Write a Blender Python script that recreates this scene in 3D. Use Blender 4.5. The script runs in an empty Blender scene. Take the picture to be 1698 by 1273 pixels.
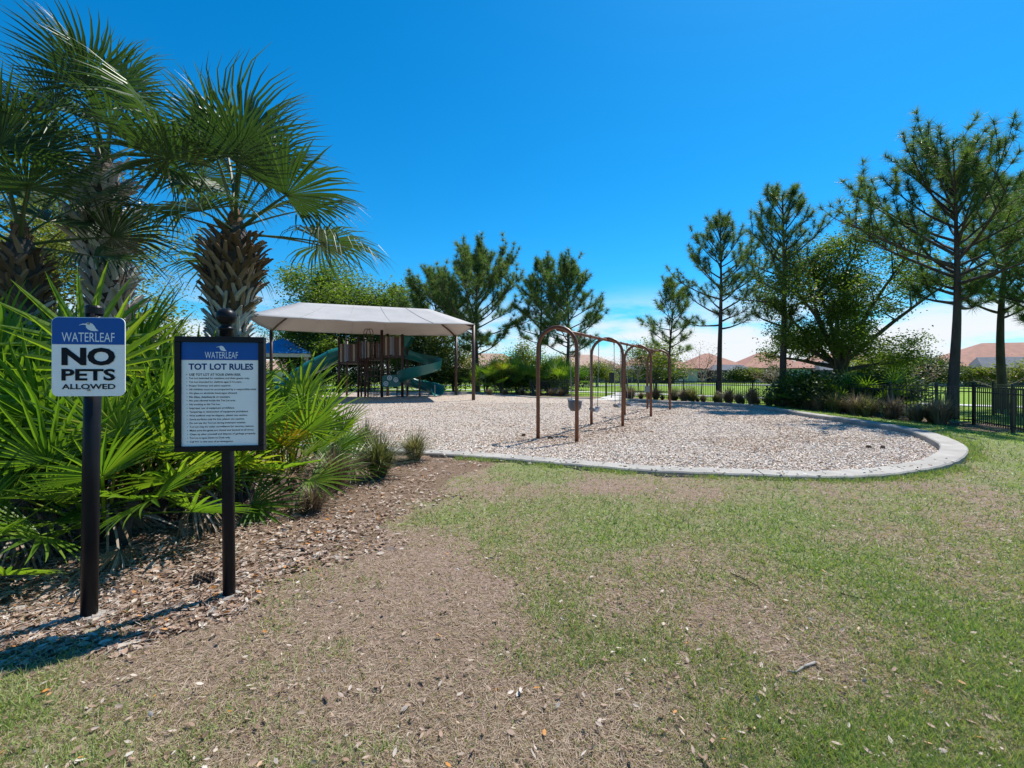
import bpy, math, random
import numpy as np
from mathutils import Vector, Matrix, Euler, noise as mnoise

R = math.radians
random.seed(11)
rng = np.random.default_rng(11)
S = bpy.context.scene
COL = S.collection

# ------------------------------------------------------------------ camera
CAM_Z = 1.5
cd = bpy.data.cameras.new('camera')
cam = bpy.data.objects.new('camera', cd)
COL.objects.link(cam)
cam.location = (0, 0, CAM_Z)
cam.rotation_euler = (R(90), 0, 0)
cd.sensor_width = 36
cd.lens = 16.0
cd.shift_y = -14.5 / 1698
cd.clip_start = 0.05
cd.clip_end = 3000
S.camera = cam

# ------------------------------------------------------------------ light and sky
SUN_AZ = math.atan2(0.69, 0.72)          # the sun stands front right
SUN_EL = R(58)
wd = bpy.data.worlds.new('World')
S.world = wd
wd.use_nodes = True
wn, wl = wd.node_tree.nodes, wd.node_tree.links
wn.clear()
wo = wn.new('ShaderNodeOutputWorld')
bg = wn.new('ShaderNodeBackground')
sky = wn.new('ShaderNodeTexSky')
sky.sky_type = 'NISHITA'
sky.sun_disc = False
sky.sun_elevation = SUN_EL
sky.sun_rotation = math.pi / 2 - SUN_AZ
sky.air_density = 1.0
sky.dust_density = 0.25
sky.ozone_density = 3.0
hs = wn.new('ShaderNodeHueSaturation')
hs.inputs['Saturation'].default_value = 1.15
hs.inputs['Hue'].default_value = 0.492
tint = wn.new('ShaderNodeMixRGB'); tint.blend_type = 'MULTIPLY'; tint.inputs[0].default_value = 1
tint.inputs[2].default_value = (0.33, 0.78, 1.00, 1)
tc = wn.new('ShaderNodeTexCoord')
sep = wn.new('ShaderNodeSeparateXYZ')
wl.new(tc.outputs['Generated'], sep.inputs[0])
addz = wn.new('ShaderNodeMath'); addz.operation = 'ADD'; addz.inputs[1].default_value = 0.06
wl.new(sep.outputs['Z'], addz.inputs[0])
dv = wn.new('ShaderNodeVectorMath'); dv.operation = 'DIVIDE'
cmb = wn.new('ShaderNodeCombineXYZ')
for i in range(3):
    wl.new(addz.outputs[0], cmb.inputs[i])
wl.new(tc.outputs['Generated'], dv.inputs[0])
wl.new(cmb.outputs[0], dv.inputs[1])
nz = wn.new('ShaderNodeTexNoise')
nz.inputs['Scale'].default_value = 1.0
nz.inputs['Detail'].default_value = 7
nz.inputs['Roughness'].default_value = 0.6
mpc = wn.new('ShaderNodeMapping'); mpc.inputs['Scale'].default_value = (2.6, 2.6, 11.0); mpc.inputs['Location'].default_value = (0.4, 0.9, 0)
wl.new(tc.outputs['Generated'], mpc.inputs[0])
wl.new(mpc.outputs[0], nz.inputs['Vector'])
cr = wn.new('ShaderNodeMapRange'); cr.interpolation_type = 'SMOOTHSTEP'
cr.inputs['From Min'].default_value = 0.40; cr.inputs['From Max'].default_value = 0.58
wl.new(nz.outputs['Fac'], cr.inputs['Value'])
bandr = wn.new('ShaderNodeMapRange'); bandr.interpolation_type = 'SMOOTHSTEP'
bandr.inputs['From Min'].default_value = 0.20; bandr.inputs['From Max'].default_value = 0.07
wl.new(sep.outputs['Z'], bandr.inputs['Value'])
mm = wn.new('ShaderNodeMath'); mm.operation = 'MULTIPLY'
wl.new(cr.outputs[0], mm.inputs[0]); wl.new(bandr.outputs[0], mm.inputs[1])
mxs = wn.new('ShaderNodeMixRGB')
mxs.inputs[2].default_value = (5.4, 5.7, 6.0, 1)
wl.new(mm.outputs[0], mxs.inputs[0])
wl.new(sky.outputs[0], hs.inputs['Color'])
wl.new(hs.outputs[0], tint.inputs[1])
hs2 = wn.new('ShaderNodeHueSaturation'); hs2.inputs['Saturation'].default_value = 1.07
wl.new(tint.outputs[0], hs2.inputs['Color'])
wl.new(hs2.outputs[0], mxs.inputs[1])
wl.new(mxs.outputs[0], bg.inputs['Color'])
bg.inputs['Strength'].default_value = 0.10
wl.new(bg.outputs[0], wo.inputs[0])

sl = bpy.data.lights.new('sun', 'SUN')
sl.energy = 4.6
sl.angle = R(0.53)
sl.color = (1.0, 0.95, 0.87)
sun = bpy.data.objects.new('sun', sl)
COL.objects.link(sun)
sd = Vector((math.cos(SUN_EL) * math.cos(SUN_AZ), math.cos(SUN_EL) * math.sin(SUN_AZ), math.sin(SUN_EL)))
sun.rotation_euler = sd.to_track_quat('Z', 'Y').to_euler()
sun.location = sd * 60
S.view_settings.view_transform = 'Standard'
S.view_settings.look = 'None'
S.view_settings.gamma = 1
S.view_settings.exposure = 0.75
S.view_settings.use_curve_mapping = False
S.cycles.max_bounces = 7
S.cycles.transparent_max_bounces = 6
S.cycles.caustics_reflective = False
S.cycles.caustics_refractive = False

# ------------------------------------------------------------------ helpers
F_PX = 755.0
def G(px, py, z=0.0):
    """plan position of a ground point measured in the photograph, at height z"""
    y = (CAM_Z - z) * F_PX / (py - 622.0)
    return ((px - 849.0) * y / F_PX, y)

def tag(o, label=None, cat=None, group=None, kind=None):
    if label: o['label'] = label
    if cat: o['category'] = cat
    if group: o['group'] = group
    if kind: o['kind'] = kind
    return o

def empty(name, loc=(0, 0, 0), rz=0.0, label=None, cat=None, group=None):
    o = bpy.data.objects.new(name, None)
    COL.objects.link(o)
    o.location = loc
    o.rotation_euler = (0, 0, rz)
    o.empty_display_size = 0.2
    return tag(o, label, cat, group)

def link_mesh(name, me, m=None, parent=None, loc=None, rot=None):
    o = bpy.data.objects.new(name, me)
    COL.objects.link(o)
    if m is not None and not me.materials:
        me.materials.append(m)
    if parent is not None:
        o.parent = parent
    if loc is not None:
        o.location = loc
    if rot is not None:
        o.rotation_euler = rot
    return o

class MB:
    def __init__(self):
        self.v, self.f, self.r = [], [], []
    def add(self, vs, fs, r=0.5):
        b = len(self.v)
        self.v += [tuple(p) for p in vs]
        self.f += [tuple(i + b for i in q) for q in fs]
        self.r += [r] * len(fs)
        return self
    def box(self, c, s, rot=None, r=0.5, taper=1.0):
        hx, hy, hz = s[0] / 2, s[1] / 2, s[2] / 2
        vs = [Vector((x * hx * (taper if z > 0 else 1), y * hy * (taper if z > 0 else 1), z * hz))
              for z in (-1, 1) for y in (-1, 1) for x in (-1, 1)]
        if rot is not None:
            m = Euler(rot).to_matrix() if not isinstance(rot, Matrix) else rot
            vs = [m @ p for p in vs]
        c = Vector(c)
        return self.add([p + c for p in vs],
                        [(0, 2, 3, 1), (4, 5, 7, 6), (0, 1, 5, 4), (2, 6, 7, 3), (0, 4, 6, 2), (1, 3, 7, 5)], r)
    def tube(self, pts, rad, n=8, cap=True, r=0.5, squash=1.0):
        pts = [Vector(p) for p in pts]
        if not hasattr(rad, '__len__'):
            rad = [rad] * len(pts)
        vs, fs = [], []
        up = Vector((0, 0, 1))
        t0 = (pts[1] - pts[0]).normalized()
        ref = up if abs(t0.z) < 0.9 else Vector((1, 0, 0))
        a = t0.cross(ref).normalized()
        for i, p in enumerate(pts):
            if i == 0: t = pts[1] - pts[0]
            elif i == len(pts) - 1: t = pts[-1] - pts[-2]
            else: t = pts[i + 1] - pts[i - 1]
            t.normalize()
            a = (a - t * a.dot(t))
            if a.length < 1e-5: a = t.orthogonal()
            a.normalize()
            b = t.cross(a)
            for k in range(n):
                th = 2 * math.pi * k / n
                vs.append(p + (a * math.cos(th) + b * math.sin(th) * squash) * rad[i])
        for i in range(len(pts) - 1):
            for k in range(n):
                k2 = (k + 1) % n
                fs.append((i * n + k, i * n + k2, (i + 1) * n + k2, (i + 1) * n + k))
        if cap:
            fs.append(tuple(reversed(range(n))))
            fs.append(tuple(range((len(pts) - 1) * n, len(pts) * n)))
        return self.add(vs, fs, r)
    def lathe(self, prof, n=20, c=(0, 0, 0), r=0.5):
        vs, fs = [], []
        for (rr, z) in prof:
            for k in range(n):
                th = 2 * math.pi * k / n
                vs.append((c[0] + rr * math.cos(th), c[1] + rr * math.sin(th), c[2] + z))
        for i in range(len(prof) - 1):
            for k in range(n):
                k2 = (k + 1) % n
                fs.append((i * n + k, i * n + k2, (i + 1) * n + k2, (i + 1) * n + k))
        fs.append(tuple(reversed(range(n))))
        fs.append(tuple(range((len(prof) - 1) * n, len(prof) * n)))
        return self.add(vs, fs, r)
    def prism(self, poly, y0, y1, r=0.5):
        """polygon in the xz plane (counter-clockwise seen from -y), pushed from y0 (front) to y1"""
        n = len(poly)
        vs = [(p[0], y0, p[1]) for p in poly] + [(p[0], y1, p[1]) for p in poly]
        fs = [tuple(range(n)), tuple(reversed(range(n, 2 * n)))]
        fs += [(i, i + n, (i + 1) % n + n, (i + 1) % n) for i in range(n)]
        return self.add(vs, fs, r)
    def mesh(self, name):
        me = bpy.data.meshes.new(name)
        me.from_pydata(self.v, [], self.f)
        at = me.attributes.new('rnd', 'FLOAT', 'FACE')
        at.data.foreach_set('value', np.array(self.r, dtype=np.float32))
        return me
    def build(self, name, m=None, parent=None, loc=None, rot=None, smooth=False, bevel=0):
        me = self.mesh(name)
        if smooth:
            me.polygons.foreach_set('use_smooth', [True] * len(me.polygons))
        o = link_mesh(name, me, m, parent, loc, rot)
        if bevel:
            bv = o.modifiers.new('bevel', 'BEVEL')
            bv.width = bevel; bv.segments = 2; bv.limit_method = 'ANGLE'
        return o

def bulk(name, V, F, rnd, m=None, parent=None, smooth=False):
    """N copies of a small template: V (N,k,3), F (m,p)"""
    N, k, _ = V.shape
    F = np.asarray(F)
    mm_, p = F.shape
    me = bpy.data.meshes.new(name)
    me.vertices.add(N * k)
    me.vertices.foreach_set('co', np.ascontiguousarray(V, dtype=np.float32).ravel())
    idx = (F[None] + (np.arange(N) * k)[:, None, None]).ravel().astype(np.int32)
    me.loops.add(len(idx))
    me.loops.foreach_set('vertex_index', idx)
    me.polygons.add(N * mm_)
    me.polygons.foreach_set('loop_start', (np.arange(N * mm_) * p).astype(np.int32))
    if smooth:
        me.polygons.foreach_set('use_smooth', np.ones(N * mm_, dtype=bool))
    me.update(calc_edges=True)
    at = me.attributes.new('rnd', 'FLOAT', 'FACE')
    at.data.foreach_set('value', np.repeat(rnd, mm_).astype(np.float32))
    return link_mesh(name, me, m, parent)

def rot_mats(az, el, roll):
    """(N,3,3): local x along the given direction"""
    ca, sa, ce, se, cr_, sr = np.cos(az), np.sin(az), np.cos(el), np.sin(el), np.cos(roll), np.sin(roll)
    X = np.stack([ce * ca, ce * sa, se], -1)
    Y0 = np.stack([-sa, ca, np.zeros_like(sa)], -1)
    Z0 = np.cross(X, Y0)
    Y = Y0 * cr_[:, None] + Z0 * sr[:, None]
    Z = np.cross(X, Y)
    return np.stack([X, Y, Z], -1)

def vnoise(x, y, scale, seed=0):
    """smooth value noise, numpy"""
    x = np.asarray(x) * scale + 31.7 * seed; y = np.asarray(y) * scale - 17.3 * seed
    xi, yi = np.floor(x).astype(int), np.floor(y).astype(int)
    fx, fy = x - xi, y - yi
    fx, fy = fx * fx * (3 - 2 * fx), fy * fy * (3 - 2 * fy)
    def h(a, b):
        n = np.sin(a * 127.1 + b * 311.7 + seed * 74.7) * 43758.5453
        return n - np.floor(n)
    return (h(xi, yi) * (1 - fx) + h(xi + 1, yi) * fx) * (1 - fy) + (h(xi, yi + 1) * (1 - fx) + h(xi + 1, yi + 1) * fx) * fy

# ------------------------------------------------------------------ materials
def ramp(nt, stops):
    n = nt.nodes.new('ShaderNodeValToRGB')
    e = n.color_ramp.elements
    while len(e) < len(stops): e.new(0.5)
    for el_, (p, c) in zip(e, stops):
        el_.position = p; el_.color = (*c, 1)
    return n

def new_mat(name):
    m = bpy.data.materials.new(name)
    m.use_nodes = True
    nt = m.node_tree
    nt.nodes.clear()
    out = nt.nodes.new('ShaderNodeOutputMaterial')
    p = nt.nodes.new('ShaderNodeBsdfPrincipled')
    nt.links.new(p.outputs[0], out.inputs[0])
    return m, nt, p, out

def mat(name, c1, c2=None, rough=0.6, scale=6.0, metal=0.0, bump=0.0, bscale=None, detail=4, spec=0.5, coords='Object', stretch=None):
    m, nt, p, out = new_mat(name)
    N, L = nt.nodes, nt.links
    p.inputs['Roughness'].default_value = rough
    p.inputs['Metallic'].default_value = metal
    p.inputs['Specular IOR Level'].default_value = spec
    tcn = N.new('ShaderNodeTexCoord')
    mp = N.new('ShaderNodeMapping')
    if stretch: mp.inputs['Scale'].default_value = stretch
    L.new(tcn.outputs[coords], mp.inputs[0])
    n = N.new('ShaderNodeTexNoise')
    n.inputs['Scale'].default_value = scale; n.inputs['Detail'].default_value = detail
    L.new(mp.outputs[0], n.inputs['Vector'])
    rp = ramp(nt, [(0.3, c1), (0.7, c2 or tuple(x * 0.8 for x in c1))])
    L.new(n.outputs['Fac'], rp.inputs[0])
    L.new(rp.outputs[0], p.inputs['Base Color'])
    if bump:
        n2 = N.new('ShaderNodeTexNoise')
        n2.inputs['Scale'].default_value = bscale or scale * 6; n2.inputs['Detail'].default_value = 5
        L.new(mp.outputs[0], n2.inputs['Vector'])
        b = N.new('ShaderNodeBump'); b.inputs['Strength'].default_value = bump; b.inputs['Distance'].default_value = 0.02
        L.new(n2.outputs['Fac'], b.inputs['Height'])
        L.new(b.outputs[0], p.inputs['Normal'])
    return m

def leaf_mat(name, stops, trans=0.35, tcol=None, rough=0.5, spec=0.22, objvar=0.35):
    """foliage: colour picked by the per-face number plus a little per object; thin leaves let light through"""
    m, nt, p, out = new_mat(name)
    N, L = nt.nodes, nt.links
    at = N.new('ShaderNodeAttribute'); at.attribute_name = 'rnd'
    oi = N.new('ShaderNodeObjectInfo')
    ma = N.new('ShaderNodeMath'); ma.operation = 'MULTIPLY_ADD'
    ma.inputs[1].default_value = objvar; 
    sb = N.new('ShaderNodeMath'); sb.operation = 'SUBTRACT'; sb.inputs[1].default_value = 0.5
    L.new(oi.outputs['Random'], sb.inputs[0])
    L.new(sb.outputs[0], ma.inputs[0]); L.new(at.outputs['Fac'], ma.inputs[2])
    rp = ramp(nt, stops)
    L.new(ma.outputs[0], rp.inputs[0])
    L.new(rp.outputs[0], p.inputs['Base Color'])
    p.inputs['Roughness'].default_value = rough
    p.inputs['Specular IOR Level'].default_value = spec
    if trans > 0:
        t = N.new('ShaderNodeBsdfTranslucent')
        mx = N.new('ShaderNodeMixRGB'); mx.blend_type = 'MULTIPLY'; mx.inputs[0].default_value = 1
        mx.inputs[2].default_value = (*(tcol or (1.9, 1.8, 0.7)), 1)
        L.new(rp.outputs[0], mx.inputs[1]); L.new(mx.outputs[0], t.inputs['Color'])
        ms = N.new('ShaderNodeMixShader'); ms.inputs[0].default_value = trans
        L.new(p.outputs[0], ms.inputs[1]); L.new(t.outputs[0], ms.inputs[2])
        L.new(ms.outputs[0], out.inputs[0])
    return m

M = {}
M['black_metal'] = mat('black_powder_coat', (0.008, 0.009, 0.012), (0.012, 0.013, 0.017), rough=0.36, scale=9, bump=0.04, bscale=220, spec=0.14)
M['fence_metal'] = mat('fence_black', (0.010, 0.010, 0.011), (0.018, 0.018, 0.019), rough=0.45, scale=4)
M['swing_metal'] = mat('rust_brown_paint', (0.15, 0.046, 0.018), (0.11, 0.034, 0.014), rough=0.42, scale=5, bump=0.05, bscale=150)
M['play_metal'] = mat('dark_brown_paint', (0.060, 0.022, 0.014), (0.040, 0.016, 0.011), rough=0.5, scale=4)
M['canopy_metal'] = mat('brown_steel', (0.070, 0.034, 0.022), (0.05, 0.025, 0.018), rough=0.5, scale=3)
M['chain'] = mat('galvanised_chain', (0.30, 0.31, 0.32), (0.18, 0.18, 0.19), rough=0.4, metal=0.8, scale=60)
M['rubber'] = mat('grey_blue_rubber', (0.10, 0.12, 0.15), (0.06, 0.075, 0.10), rough=0.5, scale=14)
M['green_plastic'] = mat('green_plastic', (0.012, 0.155, 0.145), (0.010, 0.125, 0.120), rough=0.33, scale=2)
M['sign_white'] = mat('sign_white', (0.86, 0.87, 0.88), (0.82, 0.83, 0.85), rough=0.4, scale=7)
M['sign_blue'] = mat('sign_blue', (0.002, 0.085, 0.36), (0.002, 0.078, 0.33), rough=0.45, scale=6, spec=0.25)
M['ink_black'] = mat('ink_black', (0.012, 0.014, 0.02), (0.014, 0.016, 0.022), rough=0.7, spec=0.1)
M['ink_blue'] = mat('ink_blue', (0.010, 0.055, 0.21), (0.009, 0.05, 0.19), rough=0.7, spec=0.1)
M['ink_white'] = mat('ink_white', (0.72, 0.77, 0.82), (0.68, 0.73, 0.79), rough=0.5)
M['bolt'] = mat('zinc_bolt', (0.33, 0.34, 0.35), (0.2, 0.2, 0.2), rough=0.4, metal=0.7, scale=60)
M['concrete'] = mat('pale_concrete', (0.35, 0.33, 0.30), (0.23, 0.215, 0.195), rough=0.85, scale=2.2, bump=0.25, bscale=60, detail=8)
M['walk'] = mat('walk_concrete', (0.52, 0.51, 0.49), (0.42, 0.41, 0.39), rough=0.85, scale=1.2, bump=0.1, bscale=40)
M['chip_base'] = mat('wood_chip_ground', (0.46, 0.39, 0.33), (0.25, 0.195, 0.155), rough=0.9, scale=26, bump=0.9, bscale=38, detail=8)
M['chips'] = leaf_mat('wood_chips', [(0.0, (0.19, 0.115, 0.075)), (0.25, (0.40, 0.275, 0.185)), (0.5, (0.54, 0.425, 0.33)), (0.75, (0.60, 0.525, 0.455)), (1.0, (0.72, 0.675, 0.62))], trans=0, rough=0.85, spec=0.2, objvar=0)
M['litter'] = leaf_mat('dry_leaves', [(0.0, (0.09, 0.055, 0.04)), (0.3, (0.20, 0.125, 0.085)), (0.5, (0.33, 0.22, 0.155)), (0.7, (0.40, 0.33, 0.27)), (0.9, (0.53, 0.48, 0.42)), (0.97, (0.42, 0.25, 0.12)), (1.0, (0.46, 0.20, 0.05))], trans=0.12, tcol=(1.1, 0.9, 0.6), rough=0.6, spec=0.3, objvar=0)
M['blades'] = leaf_mat('grass_blades', [(0.0, (0.46, 0.365, 0.29)), (0.35, (0.34, 0.255, 0.18)), (0.5, (0.30, 0.33, 0.14)), (0.75, (0.21, 0.295, 0.075)), (1.0, (0.155, 0.265, 0.045))], trans=0.3, tcol=(1.4, 1.5, 0.6), rough=0.5, spec=0.3, objvar=0)
M['palmetto'] = leaf_mat('palmetto_green', [(0.0, (0.055, 0.125, 0.016)), (0.45, (0.118, 0.205, 0.026)), (0.8, (0.19, 0.265, 0.036)), (1.0, (0.30, 0.31, 0.04))], trans=0.43, tcol=(1.75, 1.85, 0.55), rough=0.38, spec=0.4, objvar=0.6)
M['yellow_fan'] = leaf_mat('palmetto_yellow', [(0.0, (0.22, 0.19, 0.02)), (1.0, (0.36, 0.29, 0.03))], trans=0.35, tcol=(1.6, 1.4, 0.5), rough=0.4)
M['dead_fan'] = leaf_mat('palmetto_dead', [(0.0, (0.10, 0.06, 0.035)), (0.5, (0.22, 0.15, 0.09)), (1.0, (0.33, 0.29, 0.25))], trans=0.12, tcol=(1.2, 1.0, 0.7), rough=0.6, spec=0.25, objvar=0.8)
M['palm'] = leaf_mat('palm_green', [(0.0, (0.030, 0.058, 0.026)), (0.5, (0.050, 0.092, 0.032)), (0.85, (0.09, 0.135, 0.048)), (1.0, (0.20, 0.22, 0.12))], trans=0.22, tcol=(1.5, 1.8, 0.55), rough=0.42, spec=0.4, objvar=0.6)
M['petiole'] = mat('petiole_green', (0.16, 0.19, 0.05), (0.12, 0.16, 0.04), rough=0.4, scale=5)
M['boot_brown'] = leaf_mat('palm_boot_brown', [(0.0, (0.055, 0.035, 0.022)), (0.5, (0.14, 0.092, 0.058)), (1.0, (0.25, 0.185, 0.13))], trans=0, rough=0.8, spec=0.15, objvar=0.9)
M['boot_grey'] = leaf_mat('palm_boot_grey', [(0.0, (0.24, 0.22, 0.20)), (0.5, (0.40, 0.375, 0.345)), (1.0, (0.56, 0.54, 0.51))], trans=0, rough=0.85, spec=0.15, objvar=0.9)
M['fibre'] = mat('palm_fibre', (0.20, 0.105, 0.045), (0.10, 0.05, 0.025), rough=0.9, scale=30, bump=0.5)
M['palm_trunk'] = mat('palm_trunk', (0.09, 0.065, 0.05), (0.035, 0.026, 0.02), rough=0.9, scale=9, bump=0.6)
M['pine_bark'] = mat('pine_bark', (0.075, 0.058, 0.050), (0.028, 0.022, 0.020), rough=0.9, scale=5, bump=0.7, bscale=14, stretch=(1, 1, 0.3))
M['oak_bark'] = mat('oak_bark', (0.085, 0.072, 0.060), (0.040, 0.034, 0.029), rough=0.9, scale=6, bump=0.6, bscale=20, stretch=(1, 1, 0.35))
M['bare_bark'] = mat('bare_twigs', (0.30, 0.23, 0.20), (0.20, 0.15, 0.13), rough=0.9, scale=5)
M['needles'] = leaf_mat('pine_needles', [(0.0, (0.048, 0.096, 0.034)), (0.5, (0.085, 0.148, 0.046)), (1.0, (0.145, 0.20, 0.06))], trans=0.42, tcol=(1.5, 1.5, 0.7), rough=0.45, objvar=0.3)
M['oak_leaf'] = leaf_mat('oak_leaves', [(0.0, (0.055, 0.095, 0.018)), (0.5, (0.095, 0.145, 0.024)), (1.0, (0.16, 0.20, 0.035))], trans=0.45, tcol=(1.8, 1.7, 0.5), objvar=0.3)
M['mid_leaf'] = leaf_mat('mid_green_leaves', [(0.0, (0.045, 0.085, 0.02)), (0.5, (0.08, 0.135, 0.028)), (1.0, (0.135, 0.185, 0.04))], trans=0.42, tcol=(1.6, 1.7, 0.55), objvar=0.3)
M['light_leaf'] = leaf_mat('light_leaves', [(0.0, (0.08, 0.115, 0.022)), (0.5, (0.13, 0.165, 0.033)), (1.0, (0.21, 0.22, 0.05))], trans=0.4, tcol=(1.6, 1.6, 0.6), objvar=0.3)
M['dark_leaf'] = leaf_mat('dark_leaves', [(0.0, (0.022, 0.048, 0.014)), (0.5, (0.04, 0.075, 0.02)), (1.0, (0.075, 0.11, 0.028))], trans=0.25, tcol=(1.6, 1.6, 0.6), objvar=0.3)
M['russet_leaf'] = leaf_mat('russet_leaves', [(0.0, (0.16, 0.10, 0.08)), (0.5, (0.27, 0.18, 0.14)), (1.0, (0.36, 0.28, 0.22))], trans=0.25, tcol=(1.2, 1.0, 0.8), objvar=0.3)
M['muhly'] = leaf_mat('muhly_grass', [(0.0, (0.07, 0.09, 0.035)), (0.5, (0.15, 0.165, 0.075)), (0.8, (0.26, 0.23, 0.13)), (1.0, (0.40, 0.33, 0.22))], trans=0.25, tcol=(1.4, 1.4, 0.7), objvar=0.3)
M['muhly_dry'] = leaf_mat('dry_muhly_grass', [(0.0, (0.09, 0.065, 0.045)), (0.5, (0.22, 0.165, 0.115)), (1.0, (0.42, 0.34, 0.25))], trans=0.2, tcol=(1.2, 1.1, 0.8), objvar=0.4)
M['cone'] = mat('pine_cone_brown', (0.13, 0.085, 0.055), (0.07, 0.045, 0.03), rough=0.85, scale=30)
M['stick'] = mat('grey_stick', (0.30, 0.28, 0.26), (0.17, 0.15, 0.13), rough=0.9, scale=25, bump=0.3)
M['roof_blue'] = mat('blue_metal_roof', (0.006, 0.11, 0.33), (0.005, 0.095, 0.29), rough=0.35, scale=1)
M['trim'] = mat('beige_trim', (0.55, 0.47, 0.38), (0.50, 0.43, 0.34), rough=0.7, scale=1)
M['glass'] = mat('window_glass', (0.035, 0.05, 0.065), (0.05, 0.07, 0.085), rough=0.1, scale=0.6, spec=0.8)
M['frame_white'] = mat('white_frame', (0.62, 0.62, 0.60), (0.56, 0.56, 0.55), rough=0.5)
M['screen'] = mat('dark_screen', (0.035, 0.038, 0.04), (0.05, 0.052, 0.055), rough=0.6, scale=0.4)
M['cage_roof'] = mat('pale_screen_roof', (0.15, 0.16, 0.18), (0.12, 0.13, 0.15), rough=0.9, scale=0.5, spec=0.05)
for nm, c in (('cream', (0.60, 0.54, 0.45)), ('aqua', (0.34, 0.47, 0.48)), ('grey', (0.42, 0.42, 0.42)), ('tan', (0.48, 0.38, 0.29)), ('white', (0.66, 0.65, 0.62))):
    M['wall_' + nm] = mat('stucco_' + nm, c, tuple(x * 0.93 for x in c), rough=0.9, scale=1.5)

def tile_mat(name, c1, c2):
    m, nt, p, out = new_mat(name)
    N, L = nt.nodes, nt.links
    tcn = N.new('ShaderNodeTexCoord')
    n = N.new('ShaderNodeTexNoise'); n.inputs['Scale'].default_value = 1.3; n.inputs['Detail'].default_value = 6
    L.new(tcn.outputs['Object'], n.inputs['Vector'])
    rp = ramp(nt, [(0.35, c1), (0.65, c2)])
    L.new(n.outputs['Fac'], rp.inputs[0]); L.new(rp.outputs[0], p.inputs['Base Color'])
    w = N.new('ShaderNodeTexWave'); w.wave_type = 'BANDS'; w.bands_direction = 'Z'
    w.inputs['Scale'].default_value = 3.2; w.inputs['Distortion'].default_value = 0.4
    L.new(tcn.outputs['Object'], w.inputs['Vector'])
    b = N.new('ShaderNodeBump'); b.inputs['Strength'].default_value = 0.5; b.inputs['Distance'].default_value = 0.05
    L.new(w.outputs['Fac'], b.inputs['Height']); L.new(b.outputs[0], p.inputs['Normal'])
    p.inputs['Roughness'].default_value = 0.8
    return m
M['tiles'] = tile_mat('red_roof_tiles', (0.33, 0.14, 0.09), (0.24, 0.10, 0.068))
M['tiles_pale'] = tile_mat('pale_roof_tiles', (0.40, 0.26, 0.19), (0.32, 0.20, 0.15))
M['tiles_grey'] = tile_mat('grey_roof_tiles', (0.30, 0.27, 0.25), (0.23, 0.20, 0.19))

def fabric_mat():
    m, nt, p, out = new_mat('shade_cloth')
    N, L = nt.nodes, nt.links
    tcn = N.new('ShaderNodeTexCoord')
    n = N.new('ShaderNodeTexNoise'); n.inputs['Scale'].default_value = 0.9; n.inputs['Detail'].default_value = 5
    L.new(tcn.outputs['Object'], n.inputs['Vector'])
    rp = ramp(nt, [(0.3, (0.60, 0.60, 0.60)), (0.7, (0.52, 0.52, 0.525))])
    L.new(n.outputs['Fac'], rp.inputs[0]); L.new(rp.outputs[0], p.inputs['Base Color'])
    p.inputs['Roughness'].default_value = 0.85
    b = N.new('ShaderNodeBump'); b.inputs['Strength'].default_value = 0.35; b.inputs['Distance'].default_value = 0.12
    L.new(n.outputs['Fac'], b.inputs['Height']); L.new(b.outputs[0], p.inputs['Normal'])
    t = N.new('ShaderNodeBsdfTranslucent'); t.inputs['Color'].default_value = (0.50, 0.43, 0.38, 1)
    ms = N.new('ShaderNodeMixShader'); ms.inputs[0].default_value = 0.42
    L.new(p.outputs[0], ms.inputs[1]); L.new(t.outputs[0], ms.inputs[2]); L.new(ms.outputs[0], out.inputs[0])
    return m
M['fabric'] = fabric_mat()

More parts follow.
